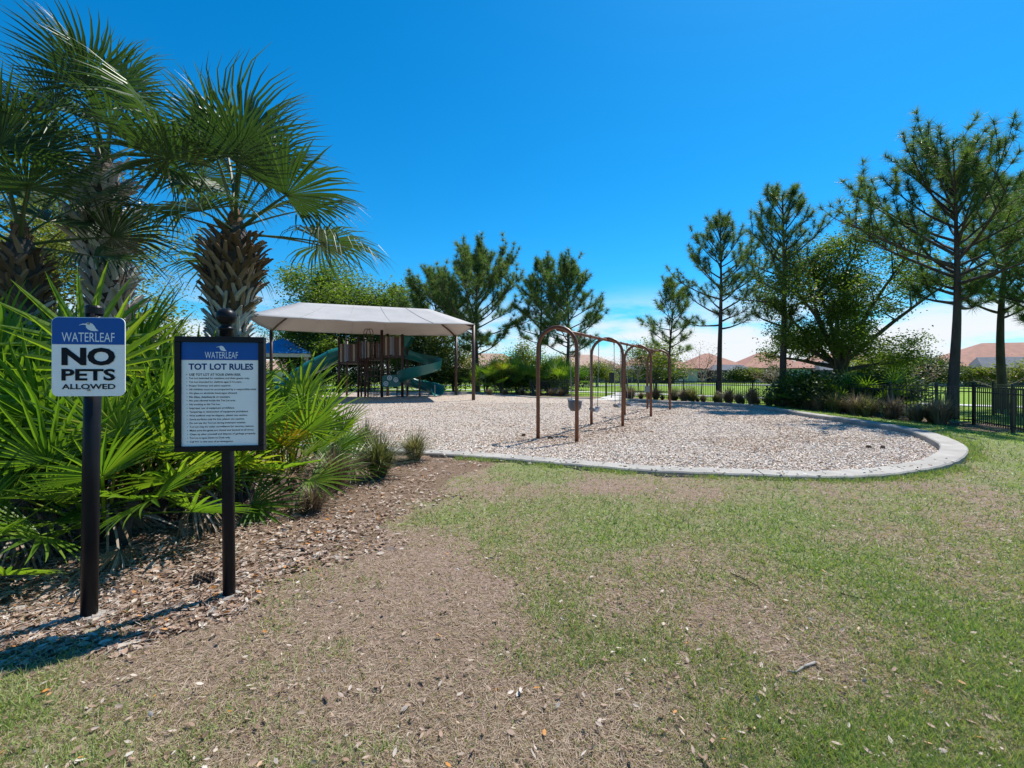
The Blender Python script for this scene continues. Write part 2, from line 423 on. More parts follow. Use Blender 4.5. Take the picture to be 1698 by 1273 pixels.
def ground_mat():
    m, nt, p, out = new_mat('lawn_ground')
    N, L = nt.nodes, nt.links
    tcn = N.new('ShaderNodeTexCoord')
    def noise(scale, detail=6, rough=0.6):
        n = N.new('ShaderNodeTexNoise')
        n.inputs['Scale'].default_value = scale; n.inputs['Detail'].default_value = detail; n.inputs['Roughness'].default_value = rough
        L.new(tcn.outputs['Object'], n.inputs['Vector'])
        return n
    fine = noise(55, 8, 0.7); mid = noise(7, 6, 0.65); big = noise(1.1, 5)
    dry = ramp(nt, [(0.25, (0.115, 0.074, 0.056)), (0.5, (0.24, 0.168, 0.13)), (0.75, (0.38, 0.29, 0.235))])
    grn = ramp(nt, [(0.25, (0.085, 0.10, 0.035)), (0.5, (0.165, 0.19, 0.07)), (0.75, (0.29, 0.30, 0.145))])
    far = ramp(nt, [(0.25, (0.13, 0.22, 0.018)), (0.75, (0.19, 0.29, 0.028))])
    bed = ramp(nt, [(0.25, (0.075, 0.05, 0.035)), (0.5, (0.17, 0.115, 0.08)), (0.75, (0.28, 0.20, 0.145))])
    for r_, n in ((dry, fine), (grn, fine), (bed, fine), (far, mid)):
        L.new(n.outputs['Fac'], r_.inputs[0])
    def attr(nm):
        a = N.new('ShaderNodeAttribute'); a.attribute_name = nm; return a
    ag, ab, af = attr('green'), attr('bed'), attr('far')
    # break the patch edges up with mid-size noise
    def jitter(a, amp=0.9, lo=0.35, hi=0.65):
        s = N.new('ShaderNodeMath'); s.operation = 'MULTIPLY_ADD'; s.inputs[1].default_value = amp; s.inputs[2].default_value = -amp / 2
        L.new(mid.outputs['Fac'], s.inputs[0])
        ad = N.new('ShaderNodeMath'); ad.operation = 'ADD'
        L.new(a.outputs['Fac'], ad.inputs[0]); L.new(s.outputs[0], ad.inputs[1])
        mr = N.new('ShaderNodeMapRange'); mr.interpolation_type = 'SMOOTHSTEP'
        mr.inputs['From Min'].default_value = lo; mr.inputs['From Max'].default_value = hi
        L.new(ad.outputs[0], mr.inputs['Value'])
        return mr
    def mix(f, a, b):
        x = N.new('ShaderNodeMixRGB'); L.new(f.outputs[0], x.inputs[0]); L.new(a.outputs[0], x.inputs[1]); L.new(b.outputs[0], x.inputs[2]); return x
    c = mix(jitter(ag, 1.0, 0.25, 0.85), dry, grn)
    c = mix(jitter(af, 0.3), c, far)
    c = mix(jitter(ab, 0.5), c, bed)
    L.new(c.outputs[0], p.inputs['Base Color'])
    p.inputs['Roughness'].default_value = 0.92
    p.inputs['Specular IOR Level'].default_value = 0.15
    b = N.new('ShaderNodeBump'); b.inputs['Strength'].default_value = 0.8; b.inputs['Distance'].default_value = 0.03
    L.new(fine.outputs['Fac'], b.inputs['Height']); L.new(b.outputs[0], p.inputs['Normal'])
    return m
M['ground'] = ground_mat()
# ------------------------------------------------------------------ plan of the place
def catmull(P, n=8, closed=False):
    P = [np.array(p, float) for p in P]
    out = []
    m = len(P)
    for i in range(m if closed else m - 1):
        p0 = P[(i - 1) % m] if (closed or i > 0) else 2 * P[0] - P[1]
        p1, p2 = P[i], P[(i + 1) % m]
        p3 = P[(i + 2) % m] if (closed or i + 2 < m) else 2 * P[-1] - P[-2]
        for k in range(n):
            t = k / n
            out.append(0.5 * ((2 * p1) + (-p0 + p2) * t + (2 * p0 - 5 * p1 + 4 * p2 - p3) * t ** 2 + (-p0 + 3 * p1 - 3 * p2 + p3) * t ** 3))
    if not closed: out.append(P[-1])
    return np.array(out)

KERB_Z = 0.10
kz = lambda px, py: G(px, py, KERB_Z + 0.075 * float(np.clip((px - 1230) / 200, 0, 1)))
KP = [kz(1053, 662.4), kz(1100, 666), kz(1188, 669.5), kz(1259, 674), kz(1300, 679.5), kz(1360, 687.3), kz(1400, 692), kz(1459.5, 699.7),
      kz(1519, 709.7), kz(1559, 719.6), kz(1595, 733.5), kz(1606.4, 743.5), kz(1597, 755.4), kz(1569, 765.4), kz(1519, 773), kz(1459.5, 778.7),
      kz(1360, 783.7), kz(1210, 784.5), kz(1080, 779.5), kz(960, 770), kz(849, 760.2), kz(780, 755.4), kz(708, 750.4), kz(573, 743),
      (-5.2, 9.6), (-9, 11.4), (-13, 14.6), (-17, 20), (-18.5, 27), (-17, 34), (-12.5, 38.6), (-7.5, 39.6), kz(790, 649.4), kz(831.8, 652.6), kz(896.6, 657.8), (5.0, 28.3)]
KC = catmull(KP, 8)                       # outer top edge of the kerb
tang = np.gradient(KC, axis=0)
tang /= np.linalg.norm(tang, axis=1)[:, None]
inward = np.stack([tang[:, 1], -tang[:, 0]], -1)
cen = np.array((-2.0, 20.0))
flip = np.sign(((cen - KC) * inward).sum(1).mean())
inward *= flip
KERB_W = 0.38
KI = KC + inward * KERB_W
KM = KC + inward * KERB_W * 0.5

def inside(poly, x, y):
    x = np.asarray(x, float); y = np.asarray(y, float)
    c = np.zeros(x.shape, bool)
    n = len(poly)
    for i in range(n):
        x1, y1 = poly[i]; x2, y2 = poly[(i + 1) % n]
        if y1 == y2: continue
        hit = ((y1 > y) != (y2 > y)) & (x < (x2 - x1) * (y - y1) / (y2 - y1) + x1)
        c ^= hit
    return c

def dist_line(P, x, y, step=3):
    Q = np.asarray(P)[::step]
    d = np.full(np.shape(x), 1e9)
    for q in Q:
        d = np.minimum(d, (x - q[0]) ** 2 + (y - q[1]) ** 2)
    return np.sqrt(d)

FENCE = [(1.4, 34.6), (3.9, 32.2), (6.4, 31.1), (7.63, 30.0), (8.80, 28.25), (9.97, 26.5), (11.0, 24.5), (11.9, 22.5), (12.45, 20.3), (12.97, 18.15),
         (13.45, 16.2), (13.76, 14.75), (14.0, 13.8), (13.1, 11.9), (12.2, 10.0)]
FL = catmull(FENCE, 6)
BEDL = np.array([(0.3, -4.8), (1.5, -3.5), (2.32, -2.66), (2.92, -1.83), (3.68, -1.43), (4.57, -1.25), (6.74, -0.8), (7.76, -0.45), (9.5, -0.3)])
def bed_amount(x, y):
    bx = np.interp(y, BEDL[:, 0], BEDL[:, 1])
    bx = bx + 0.75 * (vnoise(x, y, 1.3, 21) - 0.5) + 0.4 * (vnoise(x, y, 4.5, 22) - 0.5)
    a = np.clip((bx - x) / 0.55 + 0.5, 0, 1) * (y < 12)
    return a
def ss(a, b, x):
    t = np.clip((x - a) / (b - a), 0, 1)
    return t * t * (3 - 2 * t)
def green_amount(x, y):
    f = 0.5 * vnoise(x, y, 0.9, 1) + 0.3 * vnoise(x, y, 2.3, 2) + 0.2 * vnoise(x, y, 5.5, 3)
    g = 0.52 + (f - 0.5) * 1.25
    g -= 0.62 * np.exp(-(((x + 0.6) / 1.25) ** 2 + ((y - 2.7) / 1.35) ** 2))
    g -= 0.34 * np.exp(-(((x - 0.1) / 1.1) ** 2 + ((y - 2.1) / 0.7) ** 2))
    g += 0.12 * np.exp(-(((x - 0.3) / 1.2) ** 2 + ((y - 4.8) / 1.5) ** 2))
    g += 0.40 * ss(4.0, 9.0, x) + 0.25 * ss(8, 11, y) * ss(4, 9, x)
    return np.clip(g, 0.02, 1)
def ground_h(x, y):
    ins = inside(KC, x, y)
    d = dist_line(KC, x, y)
    side = ss(3.0, 9.0, x) * ss(6.5, 9.5, y)
    h = (0.05 + 0.11 * side) * (1 - ss(0.1, 2.6, d))
    h = h + 0.025 * (vnoise(x, y, 0.6, 5) - 0.5) * ss(0.2, 1.0, d) * (np.asarray(y) < 40)
    return np.where(ins, 0.0, np.maximum(h, -0.02) + 0.0)

def axis(a, b, step, far_lo, far_hi, k=26):
    mid = np.arange(a, b + 1e-6, step)
    lo = a - np.geomspace(step, a - far_lo, k)[::-1]
    hi = b + np.geomspace(step, far_hi - b, k)
    return np.concatenate([lo, mid, hi])
gx = axis(-22, 24, 0.22, -900, 900)
gy = axis(-3, 42, 0.22, -300, 1500)
GX, GY = np.meshgrid(gx, gy)
GH = ground_h(GX.ravel(), GY.ravel()).reshape(GX.shape)
nx, ny = len(gx), len(gy)
me = bpy.data.meshes.new('lawn')
V = np.stack([GX, GY, GH], -1).reshape(-1, 3)
me.vertices.add(len(V)); me.vertices.foreach_set('co', V.astype(np.float32).ravel())
ii = (np.arange(ny - 1)[:, None] * nx + np.arange(nx - 1)[None]).ravel()
Q = np.stack([ii, ii + 1, ii + nx + 1, ii + nx], -1).astype(np.int32)
me.loops.add(Q.size); me.loops.foreach_set('vertex_index', Q.ravel())
me.polygons.add(len(Q)); me.polygons.foreach_set('loop_start', (np.arange(len(Q)) * 4).astype(np.int32))
me.polygons.foreach_set('use_smooth', np.ones(len(Q), bool))
me.update(calc_edges=True)
x_, y_ = V[:, 0], V[:, 1]
fd = dist_line(FL, x_, y_, 2)
out_fence = (~inside(np.vstack([FL, [(12, -5), (-60, -5), (-60, 34)]]), x_, y_))
bedv = np.maximum(bed_amount(x_, y_), (1 - ss(0.55, 1.25, fd)) * (y_ > 12) * (y_ < 36))
bedv = np.maximum(bedv, ((np.abs(x_ + 0.5) < 5) & (y_ > 32) & (y_ < 39)) * 0.9)
for nm, arr in (('green', green_amount(x_, y_)), ('bed', bedv), ('far', np.maximum(ss(0.0, 1.0, fd) * out_fence, 0.55 * ss(8.5, 11, x_) * ss(7, 9, y_)))):
    at = me.attributes.new(nm, 'FLOAT', 'POINT')
    at.data.foreach_set('value', arr.astype(np.float32))
lawn = link_mesh('lawn', me, M['ground'])
tag(lawn, kind='structure')

# kerb, swept
def kerb_top(x, y):
    return KERB_Z + 0.075 * ss(4.0, 9.5, x)
def sweep(name, A, B, ztop_, zbot, m, bev=0.02):
    mb = MB()
    n = len(A)
    vs, fs = [], []
    for i in range(n):
        d = (B[i] - A[i]); d = d / np.linalg.norm(d)
        a0, a1 = A[i], A[i] + d * bev
        b1, b0 = B[i] - d * bev, B[i]
        jz = 0.004 * math.sin(i * 1.7); ztop = float(kerb_top(A[i][0], A[i][1]))
        for (q, z) in ((a0, zbot), (a0, ztop - bev + jz), (a1, ztop + jz), (b1, ztop + jz), (b0, ztop - bev + jz), (b0, zbot)):
            vs.append((q[0], q[1], z))
    for i in range(n - 1):
        for k in range(5):
            fs.append((i * 6 + k, i * 6 + k + 1, (i + 1) * 6 + k + 1, (i + 1) * 6 + k))
    fs.append((0, 1, 2, 3, 4, 5)); fs.append(tuple((n - 1) * 6 + k for k in (5, 4, 3, 2, 1, 0)))
    return mb.add(vs, fs).build(name, m)
kerb = empty('kerb', (0, 0, 0)); kerb['kind'] = 'structure'
cuts = [0]
acc = 0.0
for i in range(1, len(KC)):
    acc += float(np.linalg.norm(KC[i] - KC[i - 1]))
    if acc > 3.0: cuts.append(i); acc = 0.0
if cuts[-1] != len(KC) - 1: cuts.append(len(KC) - 1)
for a, b in zip(cuts[:-1], cuts[1:]):
    A_, B_ = KC[a:b + 1].copy(), KI[a:b + 1].copy()
    for Z_ in (A_, B_):
        Z_[0] += (Z_[1] - Z_[0]) / np.linalg.norm(Z_[1] - Z_[0]) * 0.006
        Z_[-1] += (Z_[-2] - Z_[-1]) / np.linalg.norm(Z_[-2] - Z_[-1]) * 0.006
    sweep('kerb_section', A_, B_, KERB_Z, -0.15, M['concrete']).parent = kerb

# wood chip sheet inside the kerb
def chip_h(x, y):
    return (0.022 + 0.035 * vnoise(x, y, 0.5, 8) + 0.012 * vnoise(x, y, 2.2, 9)
            - 0.030 * sum(np.exp(-(((x - 1.0 - 1.757 * t) / 0.6) ** 2 + ((y - 10.12 - 3.118 * t) / 0.6) ** 2)) for t in (0.3, 0.7, 1.3, 1.7, 2.3, 2.7))
            + 0.035 * np.exp(-((y - 8.2) / 1.0) ** 2) * (1 - ss(1.5, 4.5, x)))
rings = np.concatenate([np.linspace(1.0, 0.5, 34), np.linspace(0.5, 0.02, 12)[1:]])
KM2 = np.vstack([KM, KM[:1]])
BND = []
for i in range(len(KM)):
    a, b = KM[i], KM[(i + 1) % len(KM)]
    for t in (0, 0.5): BND.append(a * (1 - t) + b * t)
BND = np.array(BND)
vs = np.concatenate([cen + (BND - cen) * r for r in rings])
zz = chip_h(vs[:, 0], vs[:, 1])
nb = len(BND)
vs3 = [(a[0], a[1], z) for a, z in zip(vs, zz)]
fs = []
for i in range(len(rings) - 1):
    for k in range(nb):
        k2 = (k + 1) % nb
        fs.append((i * nb + k, i * nb + k2, (i + 1) * nb + k2, (i + 1) * nb + k))
fs.append(tuple((len(rings) - 1) * nb + k for k in range(nb)))
chip_floor = tag(MB().add(vs3, fs).build('wood_chip_surface', M['chip_base'], smooth=True), kind='structure')

# paths
def strip(name, P, w, z, m):
    P = catmull(P, 6)
    t = np.gradient(P, axis=0); t /= np.linalg.norm(t, axis=1)[:, None]
    n = np.stack([-t[:, 1], t[:, 0]], -1) * w / 2
    vs, fs = [], []
    for p, q in zip(P, n):
        vs += [(p[0] - q[0], p[1] - q[1], z), (p[0] + q[0], p[1] + q[1], z), (p[0] - q[0], p[1] - q[1], z - 0.1), (p[0] + q[0], p[1] + q[1], z - 0.1)]
    for i in range(len(P) - 1):
        a, b = i * 4, i * 4 + 4
        fs += [(a, b, b + 1, a + 1), (a + 2, b + 2, b, a), (a + 1, b + 1, b + 3, a + 3)]
    return tag(MB().add(vs, fs).build(name, m), kind='structure')
strip('path', [(5.6, 26.6), (6.4, 28.6), (7.2, 30.8), (8.6, 34.6), (9.6, 37.6)], 1.75, 0.062, M['walk'])
strip('sidewalk', [(34, 14), (27, 18.4), (21.3, 23.4), (15, 31), (9.8, 37.4), (3, 43), (-8, 47), (-30, 49)], 1.5, 0.045, M['walk'])
strip('road', [(-60, 66), (-10, 66), (10, 66), (30, 67.5), (70, 76)], 4.5, 0.05, mat('pale_asphalt', (0.24, 0.25, 0.26), (0.19, 0.20, 0.21), rough=0.85, scale=1))

# ------------------------------------------------------------------ scattered ground cover
def screen_points(n, py0, py1, px0=-60, px1=1760, power=1.0):
    px = rng.uniform(px0, px1, n)
    py = py0 + (py1 - py0) * rng.random(n) ** power
    y = CAM_Z * F_PX / (py - 622.0)
    x = (px - 849.0) * y / F_PX
    return x, y

# wood chips
x, y = screen_points(150000, 645, 795, -260, 1960)
ok = inside(KI, x, y)
x, y = x[ok], y[ok]
x2 = rng.uniform(-9, 11, 26000); y2 = rng.uniform(7, 24, 26000)
ok = inside(KI, x2, y2)
x, y = np.concatenate([x, x2[ok]]), np.concatenate([y, y2[ok]])
n = len(x)
Lc = rng.uniform(0.022, 0.060, n) * (1 + 0.018 * np.maximum(y - 9, 0))
Wc = Lc * rng.uniform(0.25, 0.6, n); Tc = rng.uniform(0.005, 0.013, n)
tp = np.array([(-.5, -.5, 0), (.5, -.4, 0), (.5, .5, 0), (-.5, .4, 0), (-.42, -.36, 1), (.4, -.3, 1), (.44, .4, 1), (-.4, .3, 1)], float)
Vc = tp[None] * np.stack([Lc, Wc, Tc], -1)[:, None, :]
Rm = rot_mats(rng.uniform(0, 6.28, n), rng.normal(0, 0.28, n), rng.normal(0, 0.35, n))
Vc = np.einsum('nij,nkj->nki', Rm, Vc)
zc_ = chip_h(x, y) + 0.003 + 0.008 * rng.random(n)
ns_ = 190                                   # a few chips kicked onto and over the kerb
ki = rng.integers(100, 190, ns_); kt = rng.normal(0.62, 0.42, ns_)
x[:ns_] = KC[ki, 0] + (KI[ki, 0] - KC[ki, 0]) * kt + rng.normal(0, 0.25, ns_); y[:ns_] = KC[ki, 1] + (KI[ki, 1] - KC[ki, 1]) * kt
zc_[:ns_] = np.where((kt > 0) & (kt < 1), kerb_top(x[:ns_], y[:ns_]) + 0.003, np.where(kt >= 1, chip_h(x[:ns_], y[:ns_]) + 0.01, ground_h(x[:ns_], y[:ns_]) + 0.01))
Vc += np.stack([x, y, zc_], -1)[:, None, :]
hol = sum(np.exp(-(((x - 1.0 - 1.757 * t) / 0.55) ** 2 + ((y - 10.12 - 3.118 * t) / 0.55) ** 2)) for t in (0.3, 0.7, 1.3, 1.7, 2.3, 2.7))
sw = np.exp(-((x - 2.6 - (y - 13) * 0.56) / 1.3) ** 2) * (y > 9.5) * (y < 21)
rnd = np.clip(rng.normal(0.66, 0.23, n) - 0.26 * sw - 0.25 * np.clip(hol, 0, 1) - 0.18 * (vnoise(x, y, 0.7, 4) > 0.68), 0, 1)
chips = bulk('wood_chips', Vc, [(4, 5, 6, 7), (0, 1, 5, 4), (2, 3, 7, 6)], rnd, M['chips'])
tag(chips, 'pale loose wood chips covering the play area', 'wood chips', kind='stuff')

# grass blades, green and straw
x, y = screen_points(560000, 668, 1380, -560, 2260, power=0.85)
xe = rng.uniform(-5.0, 15.0, 560000); ye = rng.uniform(-3.0, 9.0, 560000)        # the ground right round the camera
se = ((np.abs(xe) > 1.80 * ye) | (ye < 1.47)) & (rng.random(560000) < np.exp(-np.hypot(xe - 2, ye) / 8))
x, y = np.concatenate([x, xe[se]]), np.concatenate([y, ye[se]])
ok = (~inside(KC, x, y)) & (y < 22) & (x < np.where(y > 12, 14.5, 99))
x, y = x[ok], y[ok]
g = green_amount(x, y); bd = bed_amount(x, y)
u = rng.random(len(x))
isg = u < np.clip(g * 0.95 + 1.3 * (vnoise(x, y, 13.0, 6) - 0.5) * np.clip(g, 0, 0.6), 0, 0.66)
keep = (rng.random(len(x)) > bd * 0.97) & (isg | (rng.random(len(x)) < 0.38 + 0.5 * np.clip(g / 0.4, 0, 1)))
x, y, g, isg = x[keep], y[keep], g[keep], isg[keep]
n = len(x)
yb = np.where((np.abs(x) > 1.80 * y) | (y < 1.47), np.maximum(3.4, np.abs(x) * 0.6), np.maximum(y, 1.6))
hgt = np.where(isg, rng.uniform(0.022, 0.06, n) * (0.75 + 0.6 * g), rng.uniform(0.02, 0.065, n)) * (1 + 0.03 * yb)
w = (0.0026 + 0.0013 * yb) * np.where(isg, 1.0, 0.75)
el = np.where(isg, rng.uniform(0.15, 1.25, n), rng.uniform(-0.02, 0.35, n))
tp = np.array([(0, -.5, 0), (0, .5, 0), (1, 0, 0)], float)
Vb = tp[None] * np.stack([hgt, w, np.ones(n)], -1)[:, None, :]
Vb = np.einsum('nij,nkj->nki', rot_mats(rng.uniform(0, 6.28, n), el, rng.uniform(-1.2, 1.2, n)), Vb)
Vb += np.stack([x, y, ground_h(x, y) + 0.002], -1)[:, None, :]
rnd = np.where(isg, np.clip(rng.normal(0.62, 0.14, n) + 0.25 * (g - 0.5), 0.42, 1), rng.uniform(0, 0.38, n))
tag(bulk('grass', Vb, [(0, 1, 2)], rnd, M['blades']), 'patchy short grass and straw covering the open ground', 'grass', kind='stuff')

# longer tufts where the mower misses, along the kerb
n = 9000
ki = rng.integers(40, 190, n); off = np.abs(rng.normal(0, 0.09, n)) + 0.005
x = KC[ki, 0] - inward[ki, 0] * off + rng.normal(0, 0.08, n); y = KC[ki, 1] - inward[ki, 1] * off + rng.normal(0, 0.08, n)
ok = (~inside(KC, x, y)) & (vnoise(x, y, 1.7, 12) > 0.42) & (x > -1.0)
x, y = x[ok], y[ok]; n = len(x)
Vk = tp[None] * np.stack([rng.uniform(0.04, 0.11, n), 0.004 + 0.0011 * y, np.ones(n)], -1)[:, None, :]
Vk = np.einsum('nij,nkj->nki', rot_mats(rng.uniform(0, 6.28, n), rng.uniform(0.4, 1.35, n), rng.uniform(-1.2, 1.2, n)), Vk)
Vk += np.stack([x, y, ground_h(x, y) - 0.005], -1)[:, None, :]
tag(bulk('grass', Vk, [(0, 1, 2)], np.clip(rng.normal(0.7, 0.2, n), 0.1, 1), M['blades']), 'longer grass growing against the concrete kerb', 'grass', kind='stuff')

# dry leaves
LT = np.array([(-.5, 0, .02), (-.18, .5, .25), (-.18, 0, 0), (-.18, -.5, .25), (.2, .45, .22), (.2, 0, .03), (.2, -.45, .22), (.5, 0, .3)], float)
LF = [(0, 2, 1), (0, 3, 2), (1, 2, 5), (1, 5, 4), (2, 3, 6), (2, 6, 5), (4, 5, 7), (5, 6, 7)]
def leaves(name, x, y, z, lo, hi, label, rmean=0.55, asp=(0.28, 0.5)):
    n = len(x)
    Ll = rng.uniform(lo, hi, n)
    Wl = Ll * rng.uniform(*asp, n)
    V = LT[None] * np.stack([Ll, Wl, Wl * rng.uniform(-0.6, 1.2, n)], -1)[:, None, :]
    V = np.einsum('nij,nkj->nki', rot_mats(rng.uniform(0, 6.28, n), rng.normal(0.05, 0.22, n), rng.normal(0, 0.45, n)), V)
    V += np.stack([x, y, z + 0.006 + 0.014 * rng.random(n)], -1)[:, None, :]
    o = bulk(name, V, LF, np.clip(rng.normal(rmean, 0.25, n), 0, 1), M['litter'])
    return tag(o, label, 'leaf litter', kind='stuff')
x, y = screen_points(64000, 735, 1380, -460, 860)
ok = (rng.random(len(x)) < bed_amount(x, y) ** 0.7) & (~inside(KC, x, y)) & (x > -6)
x, y = x[ok], y[ok]
leaves('leaf_litter', x, y, ground_h(x, y), 0.02, 0.07, 'brown fallen leaves lying thick on the planting bed', 0.50)
x, y = screen_points(9000, 735, 1380, -460, 2160)
ok = (~inside(KC, x, y)) & (bed_amount(x, y) < 0.5) & (rng.random(len(x)) < 0.28 + 0.72 * np.exp(-np.maximum(0, x - np.interp(y, BEDL[:, 0], BEDL[:, 1])) / 0.9))
x, y = x[ok], y[ok]
leaves('leaf_litter', x, y, ground_h(x, y) + 0.008, 0.013, 0.042, 'single dry leaves strewn over the lawn', 0.52)
# pine straw and twigs in the bed
x, y = screen_points(22000, 735, 1380, -460, 860)
ok = (rng.random(len(x)) < bed_amount(x, y)) & (~inside(KC, x, y))
x, y = x[ok], y[ok]; n = len(x)
Vn = np.array([(-.5, -.5, 0), (-.5, .5, 0), (.5, 0, .0)], float)[None] * np.stack([rng.uniform(0.06, 0.17, n), 0.002 + 0.0006 * y, np.ones(n)], -1)[:, None, :]
Vn = np.einsum('nij,nkj->nki', rot_mats(rng.uniform(0, 6.28, n), rng.normal(0, 0.1, n), rng.uniform(-1, 1, n)), Vn)
Vn += np.stack([x, y, ground_h(x, y) + 0.02 + 0.01 * rng.random(n)], -1)[:, None, :]
tag(bulk('pine_straw', Vn, [(0, 1, 2)], np.clip(rng.normal(0.6, 0.2, n), 0, 0.9), M['litter']), 'fine brown pine straw among the bed leaves', 'pine straw', kind='stuff')

#__PART3__
# ------------------------------------------------------------------ signs
def text_mesh(body, x0, x1, z0, z1, bold=0.0, keep_aspect=False):
    """lettering fitted to a box in the xz plane, facing -y"""
    cu = bpy.data.curves.new('lettering', 'FONT')
    cu.body = body; cu.size = 1; cu.offset = bold; cu.extrude = 0.0; cu.resolution_u = 3
    ob = bpy.data.objects.new('lettering', cu)
    COL.objects.link(ob)
    dg = bpy.context.evaluated_depsgraph_get()
    me_ = bpy.data.meshes.new_from_object(ob.evaluated_get(dg))
    bpy.data.objects.remove(ob)
    n_ = len(me_.vertices)
    co = np.zeros(n_ * 3, np.float32); me_.vertices.foreach_get('co', co); co = co.reshape(-1, 3)
    lo, hi = co.min(0), co.max(0)
    sz = (z1 - z0) / (hi[1] - lo[1])
    sx = (x1 - x0) / (hi[0] - lo[0]) if not keep_aspect else sz
    o2 = np.zeros_like(co)
    o2[:, 0] = x0 + (co[:, 0] - lo[0]) * sx
    o2[:, 2] = z0 + (co[:, 1] - lo[1]) * sz
    me_.vertices.foreach_set('co', o2.ravel())
    me_.update()
    return me_

def leaf_logo(x0, x1, z0, z1):
    pts = [(0.0, 0.62), (0.10, 0.74), (0.22, 0.82), (0.34, 0.80), (0.40, 0.92), (0.55, 0.95), (0.70, 0.80), (0.80, 0.55), (0.87, 0.28), (1.0, 0.06),
           (0.80, 0.02), (0.62, 0.06), (0.46, 0.20), (0.37, 0.42), (0.36, 0.66), (0.30, 0.70), (0.20, 0.71), (0.10, 0.67)]
    return [(x0 + a * (x1 - x0), z0 + b * (z1 - z0)) for a, b in pts]

def rrect(w, h, r, n=5):
    out = []
    for cx, cz, a0 in ((w / 2 - r, h / 2 - r, 0), (-w / 2 + r, h / 2 - r, 90), (-w / 2 + r, -h / 2 + r, 180), (w / 2 - r, -h / 2 + r, 270)):
        for k in range(n + 1):
            a = R(a0 + 90 * k / n)
            out.append((cx + r * math.cos(a), cz + r * math.sin(a)))
    return out

def fix_normals(o):
    import bmesh
    bm = bmesh.new(); bm.from_mesh(o.data)
    bmesh.ops.recalc_face_normals(bm, faces=bm.faces); bm.to_mesh(o.data); bm.free()
    return o

# small sign
W, H = 0.400, 0.481
sx_, sy_ = -2.630, 2.830
sg = empty('notice_sign', (sx_, sy_, ground_h(np.array([sx_]), np.array([sy_]))[0]), 0, 'small rounded NO PETS ALLOWED sign on round black post', 'sign')
MB().tube([(0, 0, -0.1), (0.012, 0, 0.9), (0.034, 0, 1.925)], 0.0425, 24).build('post', M['black_metal'], sg, smooth=True)
MB().lathe([(0.085, -0.05), (0.08, 0.012), (0.05, 0.022), (0.0, 0.023)], 16).build('footing', M['concrete'], sg)
MB().lathe([(0.047, 0), (0.047, 0.04), (0.04, 0.052), (0.0, 0.056)], 24, (0.034, 0, 1.885)).build('post_cap', M['black_metal'], sg, smooth=False)
bz = 1.619
YAW = R(8)
def on_panel(o, px_, pz_, parent):
    o.parent = parent
    return o
pan = fix_normals(MB().prism(rrect(W, H, 0.035), -0.0025, 0.0025).build('panel', M['sign_white'], sg, (0.048, -0.052, bz), (0, 0, YAW)))
def upx(u): return -W / 2 + u * W
def vpz(v): return H / 2 - v * H
hb = [p for p in rrect(W - 0.006, H - 0.006, 0.033) if p[1] > vpz(0.345)]
hb = [(-W / 2 + 0.003, vpz(0.345))] + [(W / 2 - 0.003, vpz(0.345))] + hb
fix_normals(MB().prism(hb, -0.0045, -0.003).build('header_band', M['sign_blue'], pan))
for body, u0, u1, v0, v1, b, mt in (('WATERLEAF', .140, .860, .195, .312, 0.0, 'ink_white'), ('NO', .136, .868, .384, .612, .045, 'ink_black'),
                                    ('PETS', .136, .868, .654, .804, .03, 'ink_black'), ('ALLOWED', .140, .870, .845, .912, .02, 'ink_black')):
    link_mesh('lettering', text_mesh(body, upx(u0), upx(u1), vpz(v1), vpz(v0), b), M[mt], pan, (0, -0.0055, 0))
fix_normals(MB().prism(leaf_logo(upx(.37), upx(.64), vpz(.178), vpz(.06)), -0.0058, -0.005).build('leaf_emblem', M['ink_white'], pan))
for v in (.078, .921):
    MB().tube([(0.002, -0.012, vpz(v)), (0.002, -0.002, vpz(v))], 0.0075, 8).build('bolt', M['bolt'], pan)

# framed rules sign
W2, H2 = 0.548, 0.7585
sx_, sy_ = -1.922, 3.094
sg2 = empty('notice_sign', (sx_, sy_, ground_h(np.array([sx_]), np.array([sy_]))[0]), 0, 'framed TOT LOT RULES board on black post with ball finial', 'sign')
MB().tube([(0, 0, -0.1), (-0.008, 0, 0.9), (-0.02, 0, 1.80)], 0.038, 24).build('post', M['black_metal'], sg2, smooth=True)
MB().lathe([(0.08, -0.05), (0.072, 0.012), (0.045, 0.02), (0.0, 0.021)], 16).build('footing', M['concrete'], sg2)
fo = MB().lathe([(0.040, 0), (0.040, 0.055), (0.047, 0.06), (0.047, 0.072), (0.036, 0.078), (0.030, 0.09), (0.034, 0.098), (0.050, 0.112), (0.060, 0.135), (0.062, 0.15),
                 (0.056, 0.175), (0.040, 0.194), (0.02, 0.203), (0.0, 0.205)], 28, (-0.02, 0, 1.755)).build('finial', M['black_metal'], sg2, smooth=True)
fr = MB()
fw, fdp = 0.036, 0.05
for c, s in (((0, 0, H2 / 2 - fw / 2), (W2, fdp, fw)), ((0, 0, -H2 / 2 + fw / 2), (W2, fdp, fw)),
             ((-W2 / 2 + fw / 2, 0, 0), (fw, fdp - 0.002, H2 - 2 * fw)), ((W2 / 2 - fw / 2, 0, 0), (fw, fdp - 0.002, H2 - 2 * fw))):
    fr.box(c, s)
frame = fr.build('frame', M['black_metal'], sg2, (-0.012, -0.068, 1.3816), (0, 0, YAW), bevel=0.004)
pan2 = MB().box((0, 0.004, 0), (W2 - 2 * fw + 0.01, 0.02, H2 - 2 * fw + 0.01)).build('panel', M['sign_white'], sg2, (-0.012, -0.068, 1.3816), (0, 0, YAW))
IW, IH = W2 - 2 * fw, H2 - 2 * fw
def ux(u): return -IW / 2 + u * IW
def vz(v): return IH / 2 - v * IH
